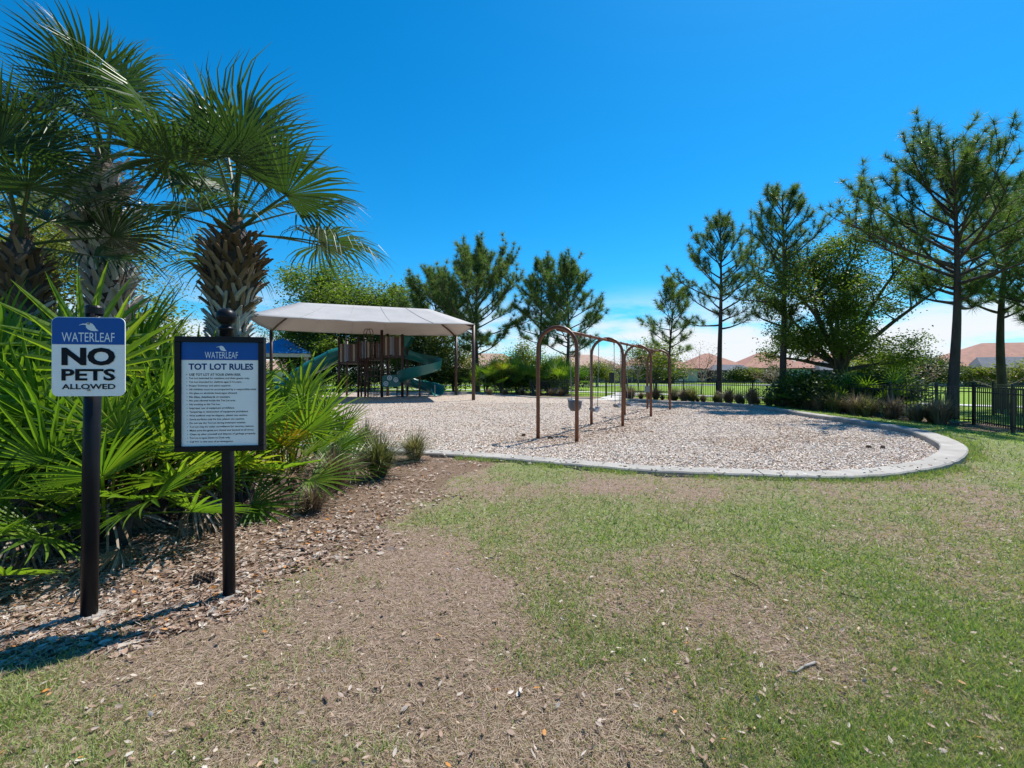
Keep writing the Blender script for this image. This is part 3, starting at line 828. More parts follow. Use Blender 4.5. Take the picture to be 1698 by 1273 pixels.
MB().box((0, -0.0075, (vz(0) + vz(0.173)) / 2), (IW - 0.001, 0.002, vz(0) - vz(0.173))).build('header_band', M['sign_blue'], pan2)
link_mesh('lettering', text_mesh('WATERLEAF', ux(.30), ux(.727), vz(.157), vz(.094), 0.0), M['ink_white'], pan2, (0, -0.0095, 0))
fix_normals(MB().prism(leaf_logo(ux(.44), ux(.58), vz(.087), vz(.032)), -0.0098, -0.0086).build('leaf_emblem', M['ink_white'], pan2))
link_mesh('lettering', text_mesh('TOT LOT RULES', ux(.09), ux(.925), vz(.268), vz(.206), 0.03), M['ink_blue'], pan2, (0, -0.0075, 0))
RULES = ['USE TOT LOT AT YOUR OWN RISK', 'Tot Lot intended for residents and their guests only.', 'Tot Lot intended for children ages 5-12 years.', 'Proper footwear and attire required.',
         'All children must be accompanied by a responsible adult', 'No glass or alcoholic beverages allowed.', 'No bikes, skateboards or scooters.', 'No pets allowed inside the Tot Lot area.',
         'No smoking in the Tot Lot.', 'Improper use of equipment prohibited.', 'Tampering or destruction of equipment prohibited.', 'Wet surfaces may be slippery, please use caution.',
         'Some surfaces may be hot, please use caution.', 'Do not use the Tot Lot during inclement weather.', 'Tot Lot may be under surveillance for security reasons.',
         'Make sure the gates are closed and latched at all times.', 'Clean up after yourself and dispose of garbage properly.', 'Tot Lot is open Dawn to Dusk only.', 'Call 911 in the case of an emergency.']
UE = [.762, .878, .777, .633, .965, .717, .625, .695, .497, .680, .860, .852, .812, .832, .935, .935, .958, .628, .665]
for i, (t, ue) in enumerate(zip(RULES, UE)):
    vc = .313 + i * .6455 / 18
    caps = i == 0
    link_mesh('lettering', text_mesh('\u2022  ' + t, ux(.062 + .0006 * i), ux(ue), vz(vc + .0125), vz(vc - .0095 - (0.002 if caps else 0)), 0.012), M['ink_black'], pan2, (0, -0.0075, 0))

# ------------------------------------------------------------------ swing set
SW0, SWD = Vector((1.0, 10.12, 0)), Vector((1.757, 3.118, 0))
AX = Vector((-SWD.y, SWD.x, 0)).normalized()          # across the frame
AR, AH = 0.468, 2.57
swing_set = empty('swing_set', SW0, 0, 'brown steel arch swing frame standing on the wood chips', 'swing set')
for i in range(4):
    c = SWD * i
    pts = [c - AX * AR + Vector((0, 0, -0.1)), c - AX * AR + Vector((0, 0, 1.0)), c - AX * AR + Vector((0, 0, AH - AR))]
    for k in range(1, 13):
        a = math.pi - math.pi * k / 13
        pts.append(c + AX * AR * math.cos(a) + Vector((0, 0, AH - AR + AR * math.sin(a))))
    pts += [c + AX * AR + Vector((0, 0, AH - AR)), c + AX * AR + Vector((0, 0, 1.0)), c + AX * AR + Vector((0, 0, -0.1))]
    MB().tube(pts, 0.043, 16).build('arch', M['swing_metal'], swing_set, smooth=True)
dirn = SWD.normalized()
for i in range(3):
    a, b = SWD * i + dirn * 0.03, SWD * (i + 1) - dirn * 0.03
    rail = MB().tube([a + Vector((0, 0, AH - 0.045)), b + Vector((0, 0, AH - 0.045))], 0.038, 14).build('top_rail', M['swing_metal'], swing_set, smooth=True)
    for t in (0.2, 0.4, 0.6, 0.8):
        p = SWD * (i + t) + Vector((0, 0, AH - 0.045))
        MB().tube([p - dirn * 0.025, p + dirn * 0.025], 0.047, 12).box(p + Vector((0, 0, -0.07)), (0.02, 0.03, 0.07), rot=(0, 0, math.atan2(dirn.y, dirn.x))).build('swing_hanger', M['swing_metal'], rail)
pl = SWD * 3 + AX * AR
MB().box(pl + Vector((-0.02, -0.06, 0.90)), (0.27, 0.02, 0.26), rot=(0, 0, 0.2)).build('plate', M['chain'], swing_set)

def chain_mesh(p0, p1):
    mb = MB()
    p0, p1 = Vector(p0), Vector(p1)
    n = int((p1 - p0).length / 0.045)
    d = (p1 - p0) / n
    for k in range(n):
        a = p0 + d * k
        s = Vector((0.009, 0, 0)) if k % 2 else Vector((0, 0.009, 0))
        q = [a - d * 0.12 + s, a + d * 1.12 + s, a + d * 1.12 - s, a - d * 0.12 - s]
        for u in range(4):
            mb.tube([q[u], q[(u + 1) % 4]], 0.0042, 4, cap=False)
    return mb
def swing(t, zs, kind, label):
    hg = 0.2 * (SWD.length)
    half = hg / 2
    p = SW0 + SWD * t
    s = empty('swing', (p.x, p.y, zs), math.atan2(SWD.y, SWD.x), label, 'swing', 'swings hanging from the arch frame')
    ztop = AH - 0.125 - zs
    if kind == 'belt':
        mb = MB(); vs, fs = [], []
        for k in range(11):
            u = k / 10 * 2 - 1
            for (yy, zz) in ((-.085, 0), (.085, 0), (.085, -.012), (-.085, -.012)):
                vs.append((u * 0.26, yy * (1 - 0.25 * u * u), zz + 0.10 * u * u - 0.02))
        for k in range(10):
            for q in range(4):
                fs.append((k * 4 + q, k * 4 + (q + 1) % 4, k * 4 + 4 + (q + 1) % 4, k * 4 + 4 + q))
        mb.add(vs, fs + [(0, 1, 2, 3), (43, 42, 41, 40)]).build('seat', M['rubber'], s, smooth=False)
        end = 0.08
        w_ = 0.25
    else:
        mb = MB(); vs, fs = [], []
        for i2, (rr, z) in enumerate(((0.02, -0.13), (0.10, -0.12), (0.15, -0.04), (0.165, 0.09), (0.172, 0.12), (0.155, 0.12), (0.145, 0.08), (0.125, -0.03), (0.09, -0.10), (0.0, -0.11))):
            for k in range(16):
                a = 2 * math.pi * k / 16
                vs.append((rr * 1.25 * math.cos(a), rr * math.sin(a), z + 0.05 * max(0, math.sin(a)) * (z > 0)))
        for i2 in range(9):
            for k in range(16):
                fs.append((i2 * 16 + k, i2 * 16 + (k + 1) % 16, (i2 + 1) * 16 + (k + 1) % 16, (i2 + 1) * 16 + k))
        mb.add(vs, fs).build('seat', M['rubber'], s, smooth=True)
        end = 0.12
        w_ = 0.2
    for sg_ in (-1, 1):
        chain_mesh((sg_ * w_, 0, end), (sg_ * half, 0, ztop)).build('chain', M['chain'], s)
swing(0.30, 0.76, 'bucket', 'bucket swing hanging nearest the first brown arch')
swing(0.70, 0.55, 'belt', 'belt swing hanging just before the second brown arch')
swing(1.30, 0.53, 'belt', 'belt swing hanging just past the second brown arch')
swing(1.70, 0.48, 'belt', 'belt swing hanging just before the third brown arch')

# ------------------------------------------------------------------ shade canopy
FRc, FLc, BLc, BRc = Vector((-2.16, 26.3, 4.45)), Vector((-13.0, 22.2, 4.45)), Vector((-15.6, 29.4, 4.45)), Vector((-4.1, 33.7, 4.45))
R0, R1 = Vector((-12.4, 26.55, 5.75)), Vector((-5.3, 29.25, 5.75))
can = empty('shade_canopy', (-8.7, 27.9, 0), 0, 'off white hipped shade sail canopy on brown posts over the playset', 'canopy')
def loc_(v): return v - Vector((-8.7, 27.9, 0))
def sag_patch(mb, a, b, c, d, n=14, m_=8, sag=0.22, esag=0.10):
    """patch a-b (eave) to d-c (ridge)"""
    vs, fs = [], []
    for j in range(m_ + 1):
        v = j / m_
        for i in range(n + 1):
            u = i / n
            p = (a * (1 - u) + b * u) * (1 - v) + (d * (1 - u) + c * u) * v
            s4 = 4 * u * (1 - u)
            z = -sag * s4 * 4 * v * (1 - v) * 0.55 - esag * s4 * (1 - v)
            z += 0.02 * math.sin(u * 40) * (1 - v) * s4
            vs.append(loc_(p + Vector((0, 0, z))))
    for j in range(m_):
        for i in range(n):
            fs.append((j * (n + 1) + i, j * (n + 1) + i + 1, (j + 1) * (n + 1) + i + 1, (j + 1) * (n + 1) + i))
    mb.add(vs, fs)
fab = MB()
sag_patch(fab, FLc, FRc, R1, R0)
sag_patch(fab, FRc, BRc, R1 + Vector((0.002, 0, 0)), R1)
sag_patch(fab, BRc, BLc, R0, R1)
sag_patch(fab, BLc, FLc, R0 + Vector((0.002, 0, 0)), R0)
fo = fab.build('canopy_fabric', M['fabric'], can, smooth=True)
def edge_pt(a, b, c, d, u, v):
    p = (a * (1 - u) + b * u) * (1 - v) + (d * (1 - u) + c * u) * v
    s4 = 4 * u * (1 - u)
    return loc_(p + Vector((0, 0, -0.22 * s4 * 4 * v * (1 - v) * 0.55 - 0.10 * s4 * (1 - v) + 0.02 * math.sin(u * 40) * (1 - v) * s4)))
for (a, b, c, d, us) in ((FLc, FRc, R1, R0, (0.2, 0.4, 0.6, 0.8)), (FRc, BRc, R1, R1, ()), (BRc, BLc, R0, R1, (0.2, 0.4, 0.6, 0.8)), (BLc, FLc, R0, R0, ())):
    MB().tube([edge_pt(a, b, c, d, u, 0) for u in np.linspace(0, 1, 15)], 0.028, 6).build('hem', M['fabric'], fo, smooth=True)
    for u in us:
        MB().tube([edge_pt(a, b, c, d, u, v) + Vector((0, 0, 0.008)) for v in np.linspace(0, 1, 9)], 0.016, 5).build('seam', M['fabric'], fo)
so = fo.modifiers.new('thick', 'SOLIDIFY'); so.thickness = 0.012
for c, other in ((FRc, R1), (FLc, R0), (BLc, R0), (BRc, R1)):
    b = loc_(c)
    inn = (loc_(other) - b); inn.z = 0; inn.normalize()
    b2 = b + inn * 0.10
    MB().tube([(b2.x, b2.y, -0.2), (b2.x, b2.y, 4.42)], 0.10, 14).build('post', M['canopy_metal'], can, smooth=True)
    k_ = Vector((b2.x, b2.y, 3.9)); e_ = loc_(other) + (b - loc_(other)) * 0.45
    e_.z = 4.45 + (5.75 - 4.45) * 0.50 - 0.16
    MB().tube([Vector((b2.x, b2.y, 4.30)), k_.lerp(e_, 0.5) + Vector((0, 0, 0.25)), e_, loc_(other) + Vector((0, 0, -0.12))], 0.055, 10).build('rafter', M['canopy_metal'], can, smooth=True)
MB().tube([loc_(R0) + Vector((0, 0, -0.12)), loc_(R1) + Vector((0, 0, -0.12))], 0.055, 10).build('ridge_beam', M['canopy_metal'], can, smooth=True)

# ------------------------------------------------------------------ play structure
PY = 30.4
K_ = PY / F_PX
def PX(px): return (px - 849) * K_
def PZ(py): return CAM_Z - (py - 622) * K_
ps = empty('play_structure', (PX(630), PY, 0), 0, 'brown and green playset with slides under the shade canopy', 'playset')
ox = PX(630)
def P3(px, py, dy=0.0): return Vector((PX(px) - ox, dy, PZ(py)))
DEP = 1.45
towers = [(562, 594, 600.0, 561, 570), (594, 633, 594.0, 559, 566), (633, 667, 589.5, 553, 558)]
posts = set()
for (a, b, deck, top, bt) in towers:
    for px in (a, b):
        for dy in (0, DEP):
            posts.add((px, dy))
for (px, dy) in sorted(posts):
    topy = {562: 561, 594: 560, 633: 549, 667: 556}[px]
    q = P3(px, topy, dy)
    po = MB().tube([(q.x, q.y, -0.2), (q.x, q.y, q.z)], 0.075 if px < 630 else 0.095, 10).build('post', M['play_metal'], ps, smooth=True)
    MB().lathe([(0.10, 0), (0.10, 0.05), (0.05, 0.09), (0, 0.10)], 10, (q.x, q.y, q.z)).build('post_cap', M['play_metal'], po)
slat_mats = [mat('slat_' + n_, c, tuple(t * .85 for t in c), rough=0.5, scale=3) for n_, c in
             (('grey', (0.24, 0.25, 0.29)), ('brown', (0.085, 0.045, 0.035)), ('tan', (0.36, 0.29, 0.24)), ('blue', (0.17, 0.19, 0.27)))]
pat = [2, 1, 1, 0, 0, 1, 3, 3, 1, 0, 1, 2]
for ti, (a, b, deck, top, bt) in enumerate(towers):
    x0, x1, zd = PX(a) - ox, PX(b) - ox, PZ(deck)
    MB().box(((x0 + x1) / 2, DEP / 2, zd - 0.06), (x1 - x0 + 0.05, DEP + 0.05, 0.12)).build('deck', M['play_metal'], ps)
    for dy in (-0.02, DEP + 0.02):
        if ti == 1 and dy < 0:
            rng_ = [0.0, 0.14, 0.28, 0.42, 0.88]
        else:
            rng_ = np.linspace(0.0, 1.0, 8)
        for k, u in enumerate(rng_):
            zt = PZ(bt)
            h_ = zt - zd - 0.02
            MB().box((x0 + 0.14 + (x1 - x0 - 0.28) * u, dy, zd + 0.03 + h_ / 2), (0.13, 0.03, h_ + (0.05 * ((k * 7) % 3 - 1)))).build('slat', slat_mats[pat[(k * 2 + ti * 5 + int(dy > 0) * 3) % 12]], ps)
        for zz in (zd + 0.2, PZ(bt) - 0.12):
            MB().tube([(x0, dy + 0.03, zz), (x1, dy + 0.03, zz)], 0.025, 6).build('rail', M['play_metal'], ps)
# hoop handles over the middle deck
for dx in (0, 4.5):
    mb = MB(); c = P3(609 + dx, 594, -0.05)
    h_ = PZ(545) - PZ(594)
    mb.tube([(c.x - .22, c.y, c.z - 1.2), (c.x - .22, c.y, c.z + h_ - .25), (c.x - .15, c.y, c.z + h_ - .06), (c.x, c.y, c.z + h_), (c.x + .15, c.y, c.z + h_ - .06), (c.x + .22, c.y, c.z + h_ - .25), (c.x + .22, c.y, c.z - 1.2)], 0.022, 8)
    mb.build('hoop_handle', M['play_metal'], ps, smooth=True)
# climbing ladder below the middle deck
for px in (600, 606, 611):
    q = P3(px, 596, -0.12)
    MB().tube([(q.x, q.y, -0.1), (q.x, q.y, q.z)], 0.06, 8).build('climbing_pole', M['play_metal'], ps, smooth=True)
for k in range(6):
    z = 0.25 + k * 0.40
    MB().tube([(PX(612) - ox, -0.25 + k * 0.03, z), (PX(631) - ox, -0.25 + k * 0.03, z)], 0.028, 7).build('rung', M['play_metal'], ps)
for px in (617, 622, 627):
    q = P3(px, 596, -0.1)
    MB().tube([(q.x, -0.28, 0), (q.x, -0.1, q.z)], 0.02, 6).build('net_rope', M['play_metal'], ps)
# ladder below the right deck
for k in range(5):
    z = 0.35 + k * 0.42
    MB().box((PX(658.5) - ox, DEP * 0.5, z), (0.5, 0.16, 0.05)).build('step', M['play_metal'], ps)
for px in (653.5, 663.5):
    MB().box((PX(px) - ox, DEP * 0.5, 1.25), (0.05, 0.10, 2.5)).build('ladder_rail', M['play_metal'], ps)
# game panel with three rings
g0, g1 = P3(634.5, 642, -0.10), P3(665.5, 621, -0.10)
gp = MB().prism([(g0.x, g0.z + 0.06), (g0.x + 0.10, g0.z), (g1.x - 0.05, g0.z + 0.05), (g1.x, g0.z + 0.2), (g1.x - 0.02, g1.z - 0.05), (g1.x - 0.2, g1.z), (g0.x + 0.2, g1.z - 0.03), (g0.x, g1.z - 0.1)], -0.14, -0.09)
gp = fix_normals(gp.build('game_panel', M['green_plastic'], ps))
for px, py in ((647, 626.5), (657.5, 629.5), (641, 636)):
    c = P3(px, py)
    mb = MB(); pr = [c + Vector((math.cos(a) * .135, -0.16, math.sin(a) * .135)) for a in np.linspace(0, 2 * math.pi, 21)]
    mb.tube(pr, 0.035, 6, cap=False).build('ring', M['ink_white'], gp, smooth=True)
    MB().tube([c + Vector((0, -0.175, 0)), c + Vector((0, -0.13, 0))], 0.06, 10).build('knob', M['ink_white'], gp)
# tube slide to the left
tp_ = [P3(566, 586, 0.7), P3(556, 587, 0.7), P3(545, 591, 0.62), P3(531, 599, 0.5), P3(515, 608, 0.35), P3(500, 619, 0.15), P3(486, 633, -0.05), P3(474, 645, -0.2), P3(462, 649, -0.3)]
tp_ = [Vector(p) for p in catmull([tuple(p) for p in tp_], 4)]
ts = MB().tube(tp_, 0.50, 20, cap=False).build('tube_slide', M['green_plastic'], ps, smooth=True)
so = ts.modifiers.new('thick', 'SOLIDIFY'); so.thickness = 0.03
for k in (8, 14, 20, 26):
    MB().tube([tp_[k], tp_[k] + (tp_[k + 1] - tp_[k]).normalized() * 0.07], 0.535, 20).build('tube_collar', M['green_plastic'], ts, smooth=False)
# spiral slide to the right
def spiral():
    cx, cy, rad = PX(694) - ox, 0.35, 1.0
    secs = []
    n = 60
    for i in range(n + 1):
        t = i / n
        th = R(165 - 495 * t)
        r_ = rad * (1.0 if t > 0.08 else 1.0 + (0.08 - t) * 3)
        z = 2.55 * (1 - t) ** 1.05 + 0.28
        c = Vector((cx + r_ * math.cos(th), cy + r_ * math.sin(th), z))
        out = Vector((math.cos(th), math.sin(th), 0))
        secs.append((c, out))
    c, out = secs[-1]
    tdir = Vector((math.sin(R(165 - 495)), -math.cos(R(165 - 495)), 0))
    for k in range(1, 6):
        secs.append((c + tdir * 0.16 * k + Vector((0, 0, -0.015 * k)), out))
    vs, fs = [], []
    prof = [(0.50, 0.56), (0.51, 0.58), (0.48, 0.58), (0.44, 0.24), (0.33, 0.02), (0.15, -0.05), (-0.15, -0.05), (-0.32, 0.02), (-0.40, 0.22), (-0.43, 0.42), (-0.46, 0.42), (-0.44, 0.18), (-0.36, -0.02), (-0.17, -0.10), (0.17, -0.10), (0.36, -0.03), (0.45, 0.16)]
    m_ = len(prof)
    for c, o in secs:
        for (a, z) in prof:
            vs.append(c + o * a + Vector((0, 0, z)))
    for i in range(len(secs) - 1):
        for k in range(m_):
            fs.append((i * m_ + k, i * m_ + (k + 1) % m_, (i + 1) * m_ + (k + 1) % m_, (i + 1) * m_ + k))
    fs += [tuple(range(m_)), tuple(reversed(range((len(secs) - 1) * m_, len(secs) * m_)))]
    return MB().add(vs, fs), cx, cy
mb, scx, scy = spiral()
sl_ = fix_normals(mb.build('spiral_slide', M['green_plastic'], ps, smooth=True))
MB().tube([(scx, scy, -0.1), (scx, scy, 2.4)], 0.06, 10).build('centre_post', M['play_metal'], sl_)
for (dx, dy) in ((-0.75, -0.75), (1.05, -0.15)):
    MB().tube([(scx + dx, scy + dy, -0.1), (scx + dx, scy + dy, 0.85)], 0.035, 8).build('support_leg', M['chain'], sl_)
h0 = P3(667, 571, 0.35); 
hood = MB()
hood.prism([(h0.x, h0.z - 0.25), (h0.x + 0.25, h0.z - 0.1), (h0.x + 0.60, h0.z + 0.52), (h0.x + 0.05, h0.z + 0.62)], 0.05, 0.10)
hood.prism([(h0.x, h0.z - 0.25), (h0.x + 0.25, h0.z - 0.1), (h0.x + 0.60, h0.z + 0.52), (h0.x + 0.05, h0.z + 0.62)], 1.0, 1.05)
hood.box((h0.x + 0.32, 0.55, h0.z + 0.57), (0.60, 1.0, 0.05), rot=(0, 0.14, 0))
fix_normals(hood.build('slide_hood', M['green_plastic'], sl_))

# ------------------------------------------------------------------ pavilion beyond the playset
pv = empty('pavilion', (-21.6, 43, 0), R(12), 'small pavilion with blue metal roof seen behind the palmettos', 'pavilion')
hw, hd, ze, zp = 3.1, 3.1, 3.45, 5.0
MB().add([(-hw, -hd, ze), (hw, -hd, ze), (hw, hd, ze), (-hw, hd, ze), (0, 0, zp)], [(0, 1, 4), (1, 2, 4), (2, 3, 4), (3, 0, 4), (3, 2, 1, 0)]).build('roof', M['roof_blue'], pv)
for sx_ in (-1, 1):
    MB().box((0, sx_ * (hd - 0.12), ze - 0.18), (2 * hw - 0.2, 0.12, 0.32)).build('fascia', M['trim'], pv)
    MB().box((sx_ * (hw - 0.12), 0, ze - 0.18), (0.12, 2 * hd - 0.46, 0.32)).build('fascia', M['trim'], pv)
    for sy_ in (-1, 1):
        MB().box((sx_ * (hw - 0.5), sy_ * (hd - 0.5), (ze - 0.34) / 2), (0.4, 0.4, ze - 0.34)).build('column', M['trim'], pv)
#__PART4__
# ------------------------------------------------------------------ fence
FH = 1.17
def fence_run(P, label, name='iron_fence', group=None, skip=()):
    f = empty(name, (P[0][0], P[0][1], 0), 0, label, 'fence', group)
    o = Vector((P[0][0], P[0][1], 0))
    pm = MB().box((0, 0, FH / 2 + 0.02), (0.06, 0.06, FH + 0.10)).mesh('post')
    cm = MB().box((0, 0, 0), (0.075, 0.075, 0.03), taper=0.6).mesh('post_cap')
    km = MB().box((0, 0, 0.60), (0.020, 0.020, 1.06)).mesh('picket')
    for q in P:
        p = link_mesh('post', pm, M['fence_metal'], f, Vector((*q, 0)) - o)
        link_mesh('post_cap', cm, M['fence_metal'], p, (0, 0, FH + 0.085))
    for i in range(len(P) - 1):
        if i in skip: continue
        a, b = Vector((*P[i], 0)) - o, Vector((*P[i + 1], 0)) - o
        d = b - a; Ln = d.length; ang = math.atan2(d.y, d.x)
        for z in (FH - 0.02, FH - 0.17, 0.14):
            MB().box((Ln / 2, 0, 0), (Ln - 0.06, 0.026, 0.032)).build('rail', M['fence_metal'], f, a + Vector((0, 0, z)), (0, 0, ang))
        n = max(2, int(round(Ln / 0.118)))
        for k in range(1, n):
            link_mesh('picket', km, M['fence_metal'], f, a + d * (k / n), (0, 0, ang))
    return f
fence_run(FENCE[:3], 'short black picket fence run left of the gate behind the arches')
fence_run(FENCE[3:8], 'black picket fence run between the gate and the slim pine')
fence_run(FENCE[7:13], 'black picket fence run behind the oak and the big pine')
fence_run(FENCE[12:15], 'nearest black picket fence run at the right edge')
gt = empty('gate', (FENCE[2][0], FENCE[2][1], 0), math.atan2(FENCE[3][1] - FENCE[2][1], FENCE[3][0] - FENCE[2][0]), 'narrow black picket gate at the end of the concrete path', 'gate')
GL = math.dist(FENCE[2], FENCE[3])
for z in (FH - 0.05, FH - 0.2, 0.16):
    MB().box((GL / 2, 0, z), (GL - 0.14, 0.03, 0.035)).build('rail', M['fence_metal'], gt)
for k in range(1, 13):
    MB().box((0.08 + (GL - 0.16) * k / 13, 0, 0.62), (0.02, 0.02, 1.04)).build('picket', M['fence_metal'], gt)
for xx in (0.075, GL - 0.075):
    MB().box((xx, 0, 0.63), (0.05, 0.045, 1.12)).build('stile', M['fence_metal'], gt)
MB().box((GL - 0.16, -0.05, 0.98), (0.12, 0.06, 0.10)).build('latch', M['fence_metal'], gt)
# second fence beyond the corner
fence_run([(18.2, 17.2), (17.3, 15.3), (16.5, 13.6), (15.6, 11.8)], 'far black picket fence glimpsed behind the corner posts')

wx, wy = G(1014, 661)
bs = empty('waste_station', (wx, wy, 0), 0, 'black box on a thin post beside the gate', 'post box')
MB().box((0, 0, 0.65), (0.05, 0.05, 1.3)).build('post', M['fence_metal'], bs)
MB().box((0, -0.04, 1.32), (0.30, 0.16, 0.62)).build('box', M['fence_metal'], bs, bevel=0.02)
MB().box((0, -0.04, 1.645), (0.33, 0.19, 0.03)).build('lid', M['fence_metal'], bs)

# ------------------------------------------------------------------ houses
def house(x, y, yaw, w, d, eave, ridge, wall, roof, label, wins=(), lanai=None, hip=0.5, upper=None):
    h = empty('house', (x, y, 0), yaw, label, 'house', 'tile roofed houses beyond the lawn')
    MB().box((0, 0, eave / 2), (w, d, eave)).build('wall', M[wall], h)
    ov = 0.55
    a, b = w / 2 + ov, d / 2 + ov
    rx = max(0.5, a - b * hip * 2 if a > b else 0.5)
    ry = 0.0 if a > b else b - a
    vs = [(-a, -b, eave - .02), (a, -b, eave - .02), (a, b, eave - .02), (-a, b, eave - .02), (-rx, -ry, ridge), (rx, -ry, ridge), (rx, ry, ridge), (-rx, ry, ridge)]
    fs = [(0, 1, 5, 4), (1, 2, 6, 5), (2, 3, 7, 6), (3, 0, 4, 7), (4, 5, 6, 7)] if ry else [(0, 1, 5, 4), (1, 2, 5), (2, 3, 4, 5), (3, 0, 4)]
    vs += [(-a, -b, eave - .22), (a, -b, eave - .22), (a, b, eave - .22), (-a, b, eave - .22)]
    fs += [(8, 9, 1, 0), (9, 10, 2, 1), (10, 11, 3, 2), (11, 8, 0, 3), (11, 10, 9, 8)]
    MB().add(vs, fs).build('roof', M[roof], h)
    for (wx_, wz_, ww, wh) in wins:
        wn_ = MB().box((wx_, -d / 2 - 0.03, wz_), (ww, 0.05, wh)).build('window', M['glass'], h)
        for s_ in (-1, 1):
            MB().box((wx_ + s_ * ww / 2, -d / 2 - 0.05, wz_), (0.12, 0.08, wh + 0.2)).build('frame', M['frame_white'], wn_)
            MB().box((wx_, -d / 2 - 0.05, wz_ + s_ * wh / 2), (ww - 0.13, 0.075, 0.12)).build('frame', M['frame_white'], wn_)
        MB().box((wx_, -d / 2 - 0.05, wz_), (0.08, 0.06, wh - 0.13)).build('mullion', M['frame_white'], wn_)
    if lanai:
        lx, lw, ld, lh = lanai
        yf = -d / 2 - 0.02
        ln = MB().box((lx, yf - ld / 2, 1.22), (lw - 0.1, ld, 2.44)).build('lanai', M['screen'], h)
        MB().add([(lx - lw / 2, yf - ld, 2.5), (lx + lw / 2, yf - ld, 2.5), (lx + lw / 2 - 1.2, yf - 0.3, lh), (lx - lw / 2 + 1.2, yf - 0.3, lh), (lx + lw / 2, yf - .02, 2.5), (lx - lw / 2, yf - .02, 2.5)],
                 [(0, 1, 2, 3), (1, 4, 2), (5, 0, 3), (3, 2, 4, 5)]).build('cage_roof', M['cage_roof'], ln)
        nst = max(3, int(lw / 2.2))
        for k in range(nst + 1):
            xx = lx - lw / 2 + lw * k / nst
            MB().box((xx, yf - ld - 0.04, 1.25), (0.09, 0.06, 2.5)).build('cage_post', M['fence_metal'], ln)
    return h
house(-5, 98, 0.1, 17, 11, 2.9, 6.2, 'wall_tan', 'tiles_pale', 'pale tile roofed house showing above the palmetto hedge', [(-4, 1.6, 1.6, 1.3), (2, 1.6, 1.6, 1.3)])
house(15.5, 104, -0.1, 18, 12, 3.2, 6.2, 'wall_cream', 'tiles_pale', 'cream house with windows seen through the first swing arches', [(-5, 1.6, 1.8, 1.4), (0, 1.6, 1.6, 1.4), (5, 1.6, 1.8, 1.4)])
house(29.5, 96, -0.12, 15, 12, 2.9, 6.0, 'wall_grey', 'tiles', 'grey house with dark screened porch behind the last arch', [(5, 1.5, 1.6, 1.3)], (-3, 9, 3.5, 3.4))
house(42, 98, -0.1, 13, 12, 2.9, 6.2, 'wall_cream', 'tiles', 'cream house with pale porch roof left of the slim pine', [(-3, 1.5, 1.6, 1.3)], (2.0, 8, 3.0, 3.6))
house(53.5, 97, -0.15, 12.5, 14, 2.95, 6.4, 'wall_aqua', 'tiles', 'blue green house with red tiled hip roof right of slim pine', [(-2.6, 1.75, 0.9, 0.8), (1.6, 1.75, 0.9, 0.8)])
house(69, 96, -0.2, 20, 13, 2.9, 6.1, 'wall_grey', 'tiles', 'red roofed house with long grey porch roof behind the oak', [(-7.5, 1.5, 1.6, 1.3)], (0.5, 17, 4.0, 4.2))
house(73, 67, -0.35, 19, 13, 2.8, 6.3, 'wall_tan', 'tiles', 'large orange tiled house with screened pool cage at far right', [(-7.5, 1.5, 1.4, 1.4)], (-1, 14, 4.0, 4.0))
house(-62, 118, 0.2, 20, 12, 2.9, 5.4, 'wall_cream', 'tiles_pale', 'distant house mostly hidden behind the playset trees', [(0, 1.6, 1.6, 1.3)])

# ------------------------------------------------------------------ trees
def wood_tube(mb, p0, d0, Ln, r0, r1, bend, seed, n=6, up=0.0):
    rnd_ = random.Random(seed)
    pts = [Vector(p0)]; d = Vector(d0).normalized()
    ax = Vector((rnd_.uniform(-1, 1), rnd_.uniform(-1, 1), rnd_.uniform(-.3, .3)))
    for k in range(n):
        d = (d + ax * bend / n + Vector((0, 0, up / n)) + Vector((rnd_.uniform(-1, 1), rnd_.uniform(-1, 1), rnd_.uniform(-1, 1))) * bend * 0.22).normalized()
        pts.append(pts[-1] + d * Ln / n)
    rad = [r0 + (r1 - r0) * k / n for k in range(n + 1)]
    mb.tube(pts, rad, 10 if r0 > 0.1 else (6 if r0 > 0.03 else 4), cap=False)
    return pts, d

